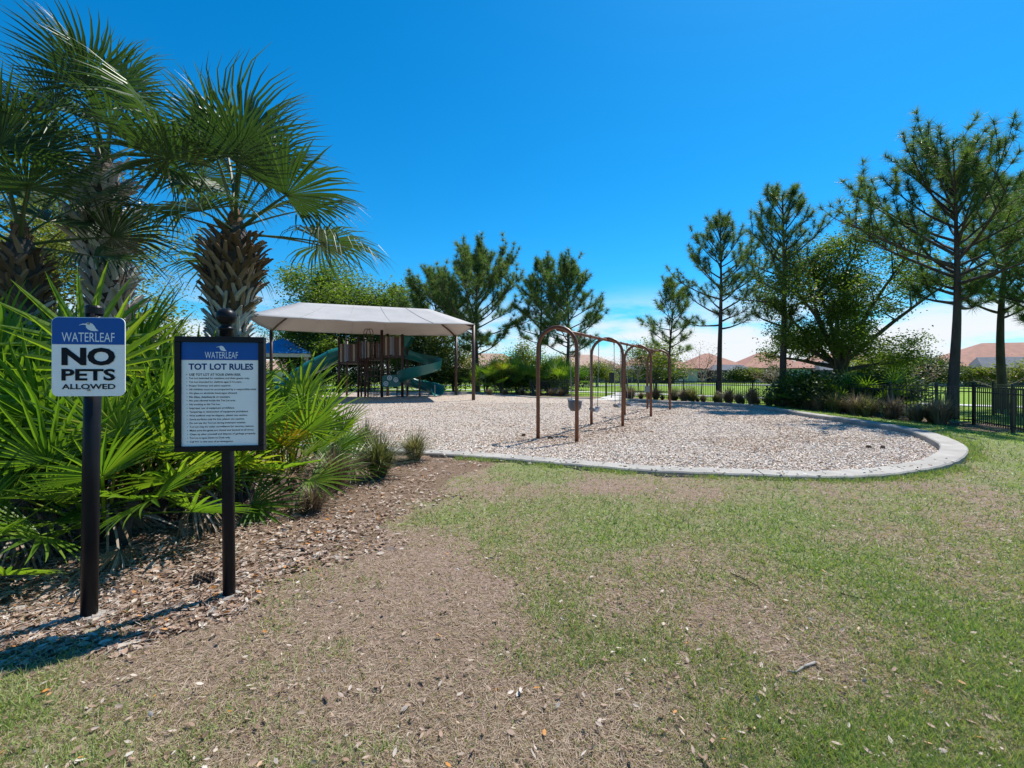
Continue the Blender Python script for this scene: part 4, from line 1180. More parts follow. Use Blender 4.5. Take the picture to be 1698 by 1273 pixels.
def pine(x, y, h, cr_, base, label, seed, r0=0.15, nb=24, bw=1.16, lean=0.0, dens=1.0, ns=1.0, asym=None, twist=0.10):
    rd = random.Random(seed)
    cr_ *= bw; nb = int(nb * 1.3)
    root = empty('pine_tree', (x, y, 0), 0, label, 'pine tree', 'slash pines around the playground')
    mb = MB()
    n = 12
    P = []
    for k in range(n + 1):
        t = k / n
        P.append(Vector((lean * h * t + twist * math.sin(t * 5 + seed), twist * math.cos(t * 4 + seed * 2), h * 0.97 * t - (0.15 if k == 0 else 0))))
    mb.tube(P, [r0 * (1.25 if k == 0 else 1) * (1 - 0.86 * (k / n) ** 1.15) for k in range(n + 1)], 12, cap=False)
    tufts = []
    def at_(t):
        f = t * n; i = min(n - 1, int(f)); return P[i].lerp(P[i + 1], f - i)
    for i in range(nb):
        u = (i + rd.random() * 0.8) / nb
        t = base + (0.985 - base) * u ** 0.9
        az = i * 2.4 + rd.uniform(-0.5, 0.5)
        prof = (0.78 + 0.22 * min(1, u * 4)) * math.sqrt(1 - 0.93 * u * u)
        if u < 0.15: prof *= rd.choice((0.35, 0.8, 1.0))
        L_ = cr_ * max(0.25, prof) * rd.uniform(0.7, 1.12)
        if asym: L_ *= 1 + asym[1] * math.cos(az - asym[0])
        el = R(8 + 50 * u + rd.uniform(-12, 12))
        d = Vector((math.cos(az) * math.cos(el), math.sin(az) * math.cos(el), math.sin(el)))
        rb = r0 * 0.34 * (1 - 0.6 * u) + 0.008
        pts, de = wood_tube(mb, at_(t), d, L_, rb, rb * 0.25, 0.35, rd.random(), 6, up=0.35)
        ns_ = max(3, int(L_ * 2.3))
        for k in range(ns_):
            s = 0.35 + 0.62 * (k + rd.random() * 0.6) / ns_
            f = s * 6; j = min(5, int(f)); p = pts[j].lerp(pts[j + 1], f - j)
            side = (1 if k % 2 else -1)
            dd = (pts[j + 1] - pts[j]).normalized()
            lat = dd.cross(Vector((0, 0, 1)))
            sd_ = (dd * 0.7 + lat * side * rd.uniform(0.5, 1.0) + Vector((0, 0, rd.uniform(0.1, 0.6)))).normalized()
            L2 = L_ * rd.uniform(0.2, 0.36) + 0.25
            p2, d2 = wood_tube(mb, p, sd_, L2, rb * 0.35, rb * 0.12, 0.4, rd.random(), 3, up=0.4)
            tufts.append((p2[-1], d2)); tufts.append((p2[-2].lerp(p2[-1], 0.3), d2))
            if rd.random() < 0.95 * dens: tufts.append((p2[1] + Vector((rd.uniform(-.1, .1), rd.uniform(-.1, .1), 0.1)), d2))
        tufts.append((pts[-1], de)); tufts.append((pts[-2], de))
    tufts += [(P[-1], Vector((0, 0, 1))), (P[-1] - Vector((0, 0, .3)), Vector((0, 0, 1)))]
    mb.build('trunk', M['pine_bark'], root, smooth=True)
    T = np.array([tuple(p) for p, _ in tufts]); D = np.array([tuple(d) for _, d in tufts])
    nn = int(54 * dens)
    N_ = len(T) * nn
    g = np.random.default_rng(seed + 5)
    v = g.normal(size=(N_, 3)); v /= np.linalg.norm(v, axis=1)[:, None]
    dirs = np.repeat(D, nn, 0) * 0.55 + v * 0.95 + np.array((0, 0, 0.15))
    dirs /= np.linalg.norm(dirs, axis=1)[:, None]
    Ln = g.uniform(0.22, 0.40, N_) * ns
    base_p = np.repeat(T, nn, 0) - np.repeat(D, nn, 0) * (g.random((N_, 1)) * 0.16)
    side = np.cross(dirs, g.normal(size=(N_, 3))); side /= np.linalg.norm(side, axis=1)[:, None]
    wv = side * (0.0080 * ns)
    tip = base_p + dirs * Ln[:, None]; tip[:, 2] -= 0.02
    V = np.stack([base_p - wv, base_p + wv, tip], 1)
    rr = np.clip(np.repeat(g.normal(0.5, 0.2, len(T)), nn) + g.normal(0, 0.12, N_), 0, 1)
    bulk('crown', V, [(0, 1, 2)], rr, M['needles'], root)
    return root

def leafy(x, y, h, r, label, seed, lm='oak_leaf', th=0.28, name='broadleaf_tree', cat='tree', group=None, leaf=0.11, nl=9000, r0=0.16, bark='oak_bark', nlimb=7, flat=1.0, sig=0.34, stems=1, zc=0.0):
    rd = random.Random(seed)
    root = empty(name, (x, y, 0), 0, label, cat, group)
    mb = MB(); ends = []
    for s in range(stems):
        o0 = Vector((rd.uniform(-.3, .3) * (stems > 1), rd.uniform(-.3, .3) * (stems > 1), -0.1))
        pts, d = wood_tube(mb, o0, (rd.uniform(-.1, .1), rd.uniform(-.1, .1), 1), h * th + 0.1, r0, r0 * 0.8, 0.12, rd.random(), 4)
        for i in range(nlimb):
            az = i * 2.4 + rd.uniform(-.4, .4)
            u = (i + 0.5) / nlimb
            el = R(18 + 66 * u + rd.uniform(-8, 8))
            reach = (r * 0.80 / max(0.35, math.cos(el))) if el < R(50) else (h * (1 - th)) * rd.uniform(0.7, 0.92)
            reach = min(reach, math.hypot(r, h * (1 - th)) * 0.85)
            dl = Vector((math.cos(az) * math.cos(el), math.sin(az) * math.cos(el), math.sin(el)))
            q, d2 = wood_tube(mb, pts[-1] - Vector((0, 0, rd.uniform(0, h * th * 0.25))), dl, reach, r0 * 0.48, r0 * 0.12, 0.4, rd.random(), 6)
            for k in range(6):
                s2 = 0.35 + 0.65 * (k + rd.random()) / 6
                f = min(5.99, s2 * 6); j = int(f); p = q[j].lerp(q[j + 1], f - j)
                dd = ((q[j + 1] - q[j]).normalized() * 0.6 + Vector((rd.uniform(-1, 1), rd.uniform(-1, 1), rd.uniform(-.25, .9)))).normalized()
                w2, d3 = wood_tube(mb, p, dd, reach * rd.uniform(0.22, 0.4), r0 * 0.14, r0 * 0.04, 0.5, rd.random(), 4)
                for m2 in range(3):
                    dd3 = (d3 * 0.5 + Vector((rd.uniform(-1, 1), rd.uniform(-1, 1), rd.uniform(-.5, .8)))).normalized()
                    w3, _ = wood_tube(mb, w2[2 + (m2 % 3)], dd3, reach * rd.uniform(0.1, 0.2), r0 * 0.045, r0 * 0.02, 0.4, rd.random(), 2)
                    ends.append(w3[-1]); ends.append(w3[1])
            ends.append(q[-1])
    mb.build('trunk', M[bark], root, smooth=True)
    if nl:
        g = np.random.default_rng(seed)
        E = np.array([tuple(e) for e in ends])
        E[:, 2] = E[:, 2] * flat + zc
        idx = g.integers(0, len(E), nl)
        C = E[idx] + g.normal(size=(nl, 3)) * sig * np.array((1, 1, 0.75))
        C[:, 2] = np.maximum(C[:, 2], 0.05)
        Ls = g.uniform(0.7, 1.3, nl) * leaf
        tp_ = np.array([(-.5, 0, 0), (0, -.27, .06), (.5, 0, 0), (0, .27, .06)], float)
        V = tp_[None] * Ls[:, None, None]
        V = np.einsum('nij,nkj->nki', rot_mats(g.uniform(0, 6.28, nl), g.uniform(-0.9, 0.7, nl), g.uniform(-1.2, 1.2, nl)), V) + C[:, None, :]
        cl = g.normal(0.5, 0.2, len(E))
        bulk('crown', V, [(0, 1, 2, 3)], np.clip(cl[idx] + g.normal(0, 0.13, nl), 0, 1), M[lm], root)
    return root

def at(px, Y): return (px - 849) * Y / F_PX, Y
def top(py, Y): return CAM_Z + (622 - py) * Y / F_PX
# the right hand pines
X, Y = at(1113, 27.5); pine(X, Y, top(476, Y), 1.75, 0.40, 'short bushy pine standing just behind the last swing arch', 3, 0.10, 20)
X, Y = at(1194, 25.2); pine(X, Y, top(372, Y), 2.35, 0.42, 'mid height pine with rounded crown beside the red roofed house', 4, 0.155, 27, twist=0.06)
X, Y = at(1299, 21.4); pine(X, Y, top(318, Y), 2.1, 0.36, 'tall narrow pine left of the spreading oak', 17, 0.165, 28, twist=0.06)
X, Y = at(1584, 15.7); pine(X, Y, top(290, Y), 2.75, 0.46, 'largest nearest pine on the right lawn with a wide crown', 6, 0.175, 34, asym=(math.pi, 0.25), twist=0.12, dens=1.1)
X, Y = at(1666, 20.2); pine(X, Y, top(315, Y), 2.8, 0.42, 'pine beside the right edge behind the largest pine', 9, 0.18, 30)
X, Y = at(1745, 17.0); pine(X, Y, top(330, Y), 2.7, 0.38, 'pine whose branch tips reach in at the right frame edge', 12, 0.17, 26)
# the pines behind the play area
X, Y = at(791, 40.5); pine(X, Y, top(440, Y), 4.7, 0.30, 'broad pine rising beside the right canopy post', 21, 0.21, 38, ns=1.5, dens=1.2)
X, Y = at(722, 45); pine(X, Y, top(465, Y), 3.8, 0.25, 'dark pine above the right end of the canopy', 22, 0.2, 34, ns=1.5, dens=1.1)
X, Y = at(896, 41); pine(X, Y, top(438, Y), 2.7, 0.36, 'thin pine directly above the first swing arch', 23, 0.16, 28, ns=1.45)
X, Y = at(941, 37.5); pine(X, Y, top(452, Y), 3.4, 0.30, 'rounded pine right of the thin pine above the arches', 24, 0.17, 32, ns=1.4)
X, Y = at(655, 52); pine(X, Y, top(484, Y), 2.6, 0.2, 'low distant pine peeking over the canopy middle', 25, 0.2, 26, ns=1.7)
X, Y = at(690, 56); pine(X, Y, top(492, Y), 2.6, 0.2, 'lowest distant pine left of the dark canopy pine', 26, 0.2, 24, ns=1.7)
# broadleaf trees
X, Y = at(1386, 21.5); leafy(X, Y, top(372, Y), 3.5, 'spreading oak with forked trunk between the right pines', 31, 'mid_leaf', 0.24, 'oak_tree', 'oak tree', None, 0.115, 60000, 0.26, nlimb=14, sig=0.31)
X, Y = at(572, 47); leafy(X, Y, top(432, Y), 5.6, 'big rounded green tree rising above the left of the canopy', 32, 'mid_leaf', 0.2, leaf=0.27, nl=60000, r0=0.3, nlimb=16, sig=0.62)
X, Y = at(95, 14); leafy(X, Y, top(300, Y), 3.1, 'sunlit yellow green tree behind the left palms', 33, 'light_leaf', 0.2, leaf=0.12, nl=28000, r0=0.16, nlimb=13, sig=0.40)
X, Y = at(215, 17); leafy(X, Y, top(400, Y), 1.9, 'small twiggy tree showing right of the crosshatched palm trunk', 34, 'light_leaf', 0.25, leaf=0.09, nl=3800, r0=0.09, nlimb=8, sig=0.4)
bgt = [(520, 43, 560, 2.6, 'dark_leaf', 'dark tree behind the pavilion roof and tube slide'), (560, 46, 545, 3.2, 'dark_leaf', 'dark tree behind the left deck of the playset'),
       (612, 45, 552, 3.0, 'dark_leaf', 'dark tree behind the middle deck of the playset'), (668, 44, 556, 2.6, 'oak_leaf', 'green tree behind the tall playset tower'),
       (706, 43, 545, 3.0, 'dark_leaf', 'dark tree behind the spiral slide'), (752, 42, 548, 2.8, 'light_leaf', 'bright green tree between the right canopy posts'),
       (868, 47, 570, 2.4, 'light_leaf', 'loose pale green tree above the palmetto hedge'), (918, 52, 590, 2.3, 'light_leaf', 'small pale tree behind the first swing arch'),
       (1088, 43, 560, 2.7, 'light_leaf', 'pale green tree seen through the last swing arches'), (990, 60, 600, 2.4, 'light_leaf', 'far pale tree between the first two arches'),
       (1462, 36, 585, 2.2, 'light_leaf', 'pale green tree behind the right side of the oak'), (480, 60, 520, 3.2, 'dark_leaf', 'far dark tree left of the pavilion'),
       (1535, 40, 590, 2.4, 'dark_leaf', 'dark small tree left of the largest pine trunk')]
for i, (px, Y, py, r_, lm, lab) in enumerate(bgt):
    X, Y = at(px, Y)
    leafy(X, Y, top(py, Y), r_, lab, 40 + i, lm, 0.25, leaf=0.20, nl=6500, r0=0.13, nlimb=9, sig=0.45, group='small trees beyond the play area')
bare = [(1060, 40, 548, 1.6, 'tall bare twiggy tree above the third arch', 0, 'bare_bark'), (1163, 36, 572, 1.5, 'russet young tree left of the slim pine', 900, 'bare_bark'),
        (1515, 30, 585, 2.0, 'bare grey tree in front of the far right house', 500, 'bare_bark'), (1655, 27, 590, 1.2, 'bare sapling in front of the pool cage', 60, 'bare_bark'),
        (1030, 55, 585, 2.4, 'russet tree behind the second arch', 1300, 'bare_bark'), (1280, 40, 606, 1.6, 'low russet tree behind the tall narrow pine', 900, 'bare_bark')]
for i, (px, Y, py, r_, lab, nl_, bk) in enumerate(bare):
    X, Y = at(px, Y)
    leafy(X, Y, top(py, Y), r_, lab, 60 + i, 'russet_leaf', 0.3, 'bare_tree', 'bare tree', 'leafless trees', 0.10, nl_, 0.06, bk, 7, sig=0.3)
# shrubs
shr = [(1352, 18.6, 1.35, 1.5, 'dark_leaf', 'dark rounded shrub left of the oak trunk'), (1440, 18.3, 1.3, 1.5, 'dark_leaf', 'dark shrub in front of the oak trunk'), (1478, 17.6, 1.25, 1.3, 'dark_leaf', 'dark shrub at the right end of the oak bed'),
       (1317, 20.2, 1.5, 1.0, 'dark_leaf', 'small dark shrub beside the tall narrow pine'),
       (1222, 82, 2.4, 2.6, 'dark_leaf', 'clipped dark shrub by the blue green house'), (1245, 80, 2.6, 2.4, 'light_leaf', 'bright shrub by the blue green house'),
       (1275, 78, 1.3, 3.4, 'dark_leaf', 'long low hedge shrub before the grey porch'), (1110, 85, 1.3, 3.0, 'dark_leaf', 'low shrub before the cream porch house'),
       (1010, 90, 1.3, 4.0, 'dark_leaf', 'low hedge before the house behind the arches'), (1625, 52, 2.6, 2.2, 'light_leaf', 'bright shrub left of the pool cage'), (1690, 50, 2.6, 2.2, 'light_leaf', 'bright shrub right of the pool cage'),
       (1570, 54, 2.4, 2.4, 'dark_leaf', 'dark shrub beside the largest pine trunk by the house'), (960, 46, 2.0, 1.7, 'dark_leaf', 'dark shrub at the left end of the gate fence')]
for i, (px, Y, h_, r_, lm, lab) in enumerate(shr):
    X, Y = at(px, Y)
    leafy(X, Y, h_, r_, lab, 80 + i, lm, 0.12, 'leafy_shrub', 'shrub', 'garden shrubs', 0.10 + 0.0022 * Y, 3600, 0.04, 'oak_bark', 9, flat=0.95, sig=0.22 + 0.002 * Y, zc=0.05)
#__PART5__
# ------------------------------------------------------------------ fan palms
def fan_mesh(name, nseg, spread, L, w, petL, seed, fused=0.35, droop=0.25, cup=0.25, tipdroop=0.3, petw=0.012, two=2):
    """petiole along +y from the origin, pleated fan at its end; +z is the upper side"""
    rd = random.Random(seed)
    mb = MB()
    # petiole
    pp = [Vector((0, petL * t, -0.10 * petL * t * t)) for t in np.linspace(0, 1, 5)]
    mb.tube(pp, [petw * (1.5 - 0.7 * t) for t in np.linspace(0, 1, 5)], 5, cap=False, r=0.75, squash=0.6)
    o = pp[-1]
    for i in range(nseg):
        u = (i + 0.5) / nseg * 2 - 1
        a = u * spread / 2 + rd.uniform(-.02, .02)
        Ls = L * (1 - 0.28 * abs(u) ** 1.6) * rd.uniform(0.92, 1.06)
        d = Vector((math.sin(a), math.cos(a), 0))
        lat = Vector((math.cos(a), -math.sin(a), 0))
        zt = cup * abs(u) - 0.0
        vs = []
        st = [0.0, 0.18, fused, 0.62, 0.84, 1.0]
        dr = droop * rd.uniform(0.6, 1.5); td = tipdroop * rd.uniform(0.3, 1.8)
        sidew = rd.uniform(-0.05, 0.05)
        for s in st:
            if s <= fused: hw_ = max(0.002, Ls * s * math.tan(spread / nseg / 2) * 0.98)
            else:
                hw_ = max(0.0008, max(w, Ls * fused * math.tan(spread / nseg / 2)) * (1 - (s - fused) / (1 - fused)) ** 0.75)
            hw_ = min(hw_, w)
            z = zt * s * Ls - dr * Ls * s * s - (td * Ls * max(0, s - 0.6) ** 2 * 4 if s > 0.6 else 0)
            c = o + d * Ls * s + lat * sidew * s * s * Ls + Vector((0, 0, z))
            fold = hw_ * 0.55
            vs += [c - lat * hw_ + Vector((0, 0, fold)), c, c + lat * hw_ + Vector((0, 0, fold))]
        fs = []
        for k in range(len(st) - 1):
            b0 = k * 3
            fs += [(b0, b0 + 1, b0 + 4, b0 + 3), (b0 + 1, b0 + 2, b0 + 5, b0 + 4)]
        mb.add(vs, fs, min(1, max(0, rd.gauss(0.45, 0.16))))
    me_ = mb.mesh(name)
    return me_

PF = [fan_mesh('frond', 14 + i % 3 * 2, R(190 + 15 * (i % 4)), 0.64 + 0.05 * (i % 3), 0.027, 0.70 + 0.14 * (i % 4), 100 + i, fused=0.30, droop=0.03, cup=0.24, tipdroop=0.06) for i in range(7)]
DF = [fan_mesh('dead_frond', 15, R(110), 0.55, 0.016, 0.55, 150 + i, fused=0.35, droop=0.45, cup=0.1, tipdroop=0.5) for i in range(3)]
def place_frond(name, me_, m, parent, loc, az, el, roll, s):
    o = bpy.data.objects.new(name, me_)
    COL.objects.link(o)
    if not me_.materials: me_.materials.append(None)
    o.material_slots[0].link = 'OBJECT'
    o.material_slots[0].material = m
    o.parent = parent
    mtx = Matrix.Rotation(az - math.pi / 2, 4, 'Z') @ Matrix.Rotation(el, 4, 'X') @ Matrix.Rotation(roll, 4, 'Y')
    o.matrix_local = Matrix.Translation(loc) @ mtx @ Matrix.Scale(s, 4)
    return o

def palmetto(x, y, nf, s, hs_, label, seed, dead=3, lean=None, elo=18, ehi=82, yellow=0.05, name='saw_palmetto', group='saw palmettos in the planting bed', zg=0.0):
    rd = random.Random(seed)
    root = empty(name, (x, y, zg), 0, label, 'palmetto', group)
    mb = MB()
    for k in range(3):
        a = rd.uniform(0, 6.28)
        mb.tube([(0.1 * math.cos(a), 0.1 * math.sin(a), -0.05), (0.16 * math.cos(a), 0.16 * math.sin(a), hs_ * 0.6), (0.22 * math.cos(a), 0.22 * math.sin(a), hs_ * 1.05)], [0.07, 0.06, 0.045], 8)
    mb.build('stem', M['palm_trunk'], root)
    for i in range(nf):
        az = i * 2.399 + rd.uniform(-.3, .3)
        el = R(elo + (ehi - elo) * ((i + 0.5) / nf) ** 0.8 + rd.uniform(-7, 7))
        if lean is not None and math.cos(az - lean) < -0.3 and el < R(40): el += R(20)
        z = hs_ * rd.uniform(0.35, 1.1)
        mt = M['yellow_fan'] if rd.random() < yellow else M['palmetto']
        # the blade tilts so that its face looks up and out
        place_frond('frond', PF[rd.randrange(7)], mt, root, Vector((0.15 * math.cos(az), 0.15 * math.sin(az), z)), az, el, rd.uniform(-0.7, 0.7), s * rd.uniform(0.85, 1.12))
    for i in range(dead):
        az = (lean if lean is not None else -1.2) + rd.uniform(-1.3, 1.3)
        place_frond('dead_frond', DF[i % 3], M['dead_fan'], root, Vector((0.15 * math.cos(az), 0.15 * math.sin(az), hs_ * rd.uniform(0.7, 1.1))), az, R(rd.uniform(-50, -8)), rd.uniform(-0.6, 0.6), s * rd.uniform(0.75, 1.0))
    return root
PL = [(-3.6, 4.05, 32, 0.86, 0.36, 'palmetto clump between the two signs', -0.9), (-4.55, 3.7, 32, 0.92, 0.40, 'palmetto clump behind the NO PETS sign at the left edge', -0.9),
      (-3.5, 4.75, 32, 0.92, 0.40, 'palmetto clump directly behind the rules board', -0.5), (-4.4, 4.65, 32, 1.12, 0.62, 'tall palmetto clump behind the NO PETS sign', -0.8),
      (-3.25, 5.35, 30, 0.92, 0.35, 'palmetto clump right of the rules board', -0.4), (-4.5, 5.7, 24, 1.15, 0.5, 'palmetto clump at the foot of the shaggy palm', -0.6),
      (-3.1, 6.3, 30, 0.84, 0.28, 'rightmost palmetto clump above the grass tufts', -0.3), (-5.5, 4.4, 28, 1.10, 0.60, 'palmetto clump below the left edge palm', -0.8),
      (-5.4, 5.6, 24, 1.25, 0.65, 'palmetto clump at the foot of the crosshatched palm', -0.8), (-4.4, 6.9, 22, 0.9, 0.35, 'rear palmetto clump below the canopy corner', -0.3),
      (-6.6, 5.2, 20, 1.2, 0.6, 'palmetto clump at the far left edge of the bed', -0.8), (-3.7, 7.2, 20, 0.75, 0.25, 'low palmetto clump beside the kerb', -0.2),
      (-4.0, 3.15, 16, 0.55, 0.18, 'low palmetto clump spilling onto the bed at the left edge', -0.9)]
for i, (x, y, nf, s, hs_, lab, ln) in enumerate(PL):
    palmetto(x, y, nf, s, hs_, lab, 300 + i, dead=6 if i < 8 else 3, lean=ln, elo=4 if i in (0, 1, 2, 4, 6, 12) else 14, yellow=0.05 if i in (0, 2, 4, 6) else 0.02)

# ---------------------------------------------------------------- sabal palms
SF = [fan_mesh('frond', 42, R(235 + 14 * (i % 3)), 0.86, 0.021, 0.78 + 0.12 * (i % 3), 200 + i, fused=0.42, droop=0.12 + 0.06 * (i % 3), cup=0.36, tipdroop=0.32 + 0.16 * (i % 2), petw=0.017) for i in range(6)]
def boot_mesh(seed):
    rd = random.Random(seed)
    mb = MB()
    vs, fs = [], []
    st = [(0.0, 0.050, 0.0), (0.10, 0.046, 0.012), (0.20, 0.040, 0.038), (0.29, 0.034, 0.075), (0.34 + rd.uniform(-.03, .03), 0.020, 0.105)]
    for (z, w_, o) in st:
        t_ = 0.014
        vs += [(-w_, o + 0.010, z), (0, o + t_ + 0.012, z), (w_, o + 0.010, z), (w_ * 0.9, o - 0.008, z), (0, o - 0.004, z), (-w_ * 0.9, o - 0.008, z)]
    for k in range(len(st) - 1):
        for q in range(6):
            fs.append((k * 6 + q, k * 6 + (q + 1) % 6, k * 6 + 6 + (q + 1) % 6, k * 6 + 6 + q))
    n_ = len(st) - 1
    fs.append(tuple(n_ * 6 + q for q in range(6)))
    mb.add(vs, fs, rd.uniform(0.3, 0.7))
    return mb.mesh('boot')
BT = [boot_mesh(i) for i in range(5)]
def sabal(x, y, z1, axis_pts, prof, nfr, fs_, boots, label, seed, bootmat, zb0, elo=-10, ehi=84, fibre=True, bs=1.0):
    """axis_pts: trunk axis (local), prof: (z, radius of the bare trunk)"""
    rd = random.Random(seed)
    root = empty('sabal_palm', (x, y, 0), 0, label, 'palm tree', 'cabbage palms in the planting bed')
    A = catmull(axis_pts, 6)
    zz_ = A[:, 2]
    def ax_at(z):
        return Vector((np.interp(z, zz_, A[:, 0]), np.interp(z, zz_, A[:, 1]), z))
    zs = np.linspace(-0.1, z1, 16)
    rad = [float(np.interp(z, [p[0] for p in prof], [p[1] for p in prof])) for z in zs]
    MB().tube([ax_at(z) for z in zs], rad, 16).build('trunk', M['palm_trunk'], root, smooth=True)
    nz_ = boots
    for i in range(nz_):
        u = i / nz_
        z = zb0 + (z1 - 0.18 - zb0) * u
        az = i * 2.39996 + rd.uniform(-.12, .12)
        r_ = float(np.interp(z, [p[0] for p in prof], [p[1] for p in prof]))
        p = ax_at(z) + Vector((math.cos(az), math.sin(az), 0)) * (r_ - 0.012)
        o = bpy.data.objects.new('boot', BT[i % 5]); COL.objects.link(o)
        if not BT[i % 5].materials: BT[i % 5].materials.append(None)
        o.material_slots[0].link = 'OBJECT'; o.material_slots[0].material = M[bootmat if (u > 0.42 + rd.uniform(-.12, .12) or bootmat == 'boot_grey') else 'boot_grey']
        o.parent = root
        flare = R(rd.uniform(2, 20) + 16 * u)
        o.matrix_local = (Matrix.Translation(p) @ Matrix.Rotation(az - math.pi / 2, 4, 'Z') @ Matrix.Rotation(-flare, 4, 'X')
                          @ Matrix.Rotation((1 if i % 2 else -1) * R(rd.uniform(16, 34)), 4, 'Y') @ Matrix.Scale(bs * rd.uniform(0.8, 1.15), 4))
    if fibre:
        c = ax_at(z1 - 0.12)
        mbf = MB()
        r_ = rad[-1]
        mbf.lathe([(r_ * 1.02, -0.22), (r_ * 1.05, 0), (r_ * 0.8, 0.2), (r_ * 0.45, 0.36), (0.03, 0.42)], 14, c)
        for k in range(40):
            a = rd.uniform(0, 6.28); z = rd.uniform(-0.15, 0.25)
            rr = r_ * (1.0 - max(0, z) * 1.2)
            p = c + Vector((math.cos(a) * rr, math.sin(a) * rr, z))
            mbf.box(p, (0.05, 0.012, 0.16), rot=(rd.uniform(-.3, .3), rd.uniform(-.5, .5), a + 1.57))
        mbf.build('leaf_sheath', M['fibre'], root)
    top_ = ax_at(z1)
    for i in range(nfr):
        az = i * 2.39996 + rd.uniform(-.25, .25)
        u = (i + 0.5) / nfr
        el = R(elo + (ehi - elo) * u ** 0.85 + rd.uniform(-8, 8))
        p = top_ + Vector((math.cos(az), math.sin(az), 0)) * 0.10 * (1 - u) + Vector((0, 0, -0.12 + 0.28 * u))
        place_frond('frond', SF[rd.randrange(6)], M['palm'], root, p, az, el, rd.uniform(-0.6, 0.6), fs_ * rd.uniform(0.85, 1.1))
    return root
sabal(-3.93, 6.4, 3.58, [(0, 0, -0.2), (-0.03, 0, 1.2), (-0.03, 0, 2.4), (0.02, 0, 3.1), (0.06, 0, 3.9)], [(0, 0.19), (2.2, 0.19), (2.6, 0.27), (2.95, 0.335), (3.25, 0.30), (3.58, 0.12)],
      19, 1.17, 280, 'shaggy brown booted palm right behind the rules board', 401, 'boot_brown', 1.8, bs=0.68)
sabal(-6.15, 6.9, 4.75, [(0.12, 0, -0.2), (0.12, 0, 1.6), (0.05, 0, 2.8), (-0.10, 0, 3.9), (0.0, 0, 5.0)], [(0, 0.20), (2.4, 0.20), (3.2, 0.235), (3.9, 0.27), (4.4, 0.24), (4.75, 0.12)],
      18, 1.1, 210, 'tall palm with grey crosshatched trunk', 402, 'boot_grey', 1.9, bs=0.95)
sabal(-5.95, 5.5, 3.15, [(0.05, 0, -0.2), (0.03, 0, 1.4), (0.0, 0, 2.4), (0.02, 0, 3.4)], [(0, 0.17), (2.0, 0.18), (2.5, 0.215), (2.85, 0.20), (3.15, 0.10)],
      14, 0.95, 220, 'brown booted palm cut by the left frame edge', 403, 'boot_brown', 1.5, bs=0.62)

# ---------------------------------------------------------------- palmetto hedge behind the chips, and under the oak
hd = [(806, 37.5), (832, 36.4), (858, 37.2), (884, 35.6), (910, 36.2), (934, 34.4)]
names = ['first', 'second', 'third', 'fourth', 'fifth', 'sixth']
for i, (px, Y) in enumerate(hd):
    X, Y = at(px, Y)
    palmetto(X, Y, 20, 1.45, 0.95, names[i] + ' palmetto from the left in the hedge behind the arches', 500 + i, dead=1, elo=5, ehi=80, name='palmetto_shrub', group='palmetto hedge behind the play area')
for i, px in enumerate((500, 540, 582, 622, 660, 700, 738, 772)):
    X, Y = at(px, 42.2 - 0.2 * (i % 2))
    leafy(X, Y, 2.1, 1.7, ['first', 'second', 'third', 'fourth', 'fifth', 'sixth', 'seventh', 'eighth'][i] + ' dark shrub from the left in the hedge behind the playset', 620 + i, 'dark_leaf', 0.12, 'leafy_shrub', 'shrub', 'hedge behind the playset', 0.19, 2600, 0.04, 'oak_bark', 8, sig=0.3)
for i, (px, Y) in enumerate(((820, 38.2), (848, 37.6), (872, 37.8), (898, 37.0), (922, 36.6))):
    X, Y = at(px, Y)
    leafy(X, Y, 1.9, 1.2, names[i] + ' dark shrub from the left filling the palmetto hedge', 520 + i, 'dark_leaf', 0.12, 'leafy_shrub', 'shrub', 'garden shrubs', 0.16, 3000, 0.04, 'oak_bark', 8, sig=0.28)
for i, (px, Y, lab) in enumerate(((1335, 19.2, 'palmetto in the dark bed left of the oak'), (1400, 18.2, 'palmetto in the dark bed below the oak'), (1455, 17.4, 'palmetto in the dark bed right of the oak'))):
    X, Y = at(px, Y)
    palmetto(X, Y, 20, 0.95, 0.35, lab, 540 + i, dead=1, elo=5, ehi=80, name='palmetto_shrub', group='palmettos below the oak')

# ---------------------------------------------------------------- ornamental grass tufts
def tuft_mesh(seed, h, r, n):
    g = np.random.default_rng(seed)
    az = g.uniform(0, 6.28, n); out = g.random(n) ** 0.7 * r; hh = h * g.uniform(0.55, 1.1, n) * (1 - 0.35 * out / r)
    b = np.stack([np.cos(az) * 0.07 * g.random(n), np.sin(az) * 0.07 * g.random(n), np.zeros(n)], -1)
    d = np.stack([np.cos(az), np.sin(az), np.zeros(n)], -1)
    side = np.stack([-np.sin(az), np.cos(az), np.zeros(n)], -1)
    w_ = 0.0045 * (0.6 + h)
    P0 = b; P1 = b + d * out[:, None] * 0.35; P1[:, 2] = hh * 0.62; P2 = b + d * out[:, None]; P2[:, 2] = hh * g.uniform(0.6, 1.0, n)
    V = np.stack([P0 - side * w_, P0 + side * w_, P1 + side * w_ * 0.8, P1 - side * w_ * 0.8, P2 + side * w_ * 0.2, P2 - side * w_ * 0.2], 1)
    o = bulk('grass_tuft', V, [(0, 1, 2, 3), (3, 2, 4, 5)], np.clip(g.normal(0.45, 0.25, n), 0, 1), None)
    me_ = o.data
    bpy.data.objects.remove(o)
    return me_
GT = [tuft_mesh(i, 0.55, 0.42, 520) for i in range(4)]
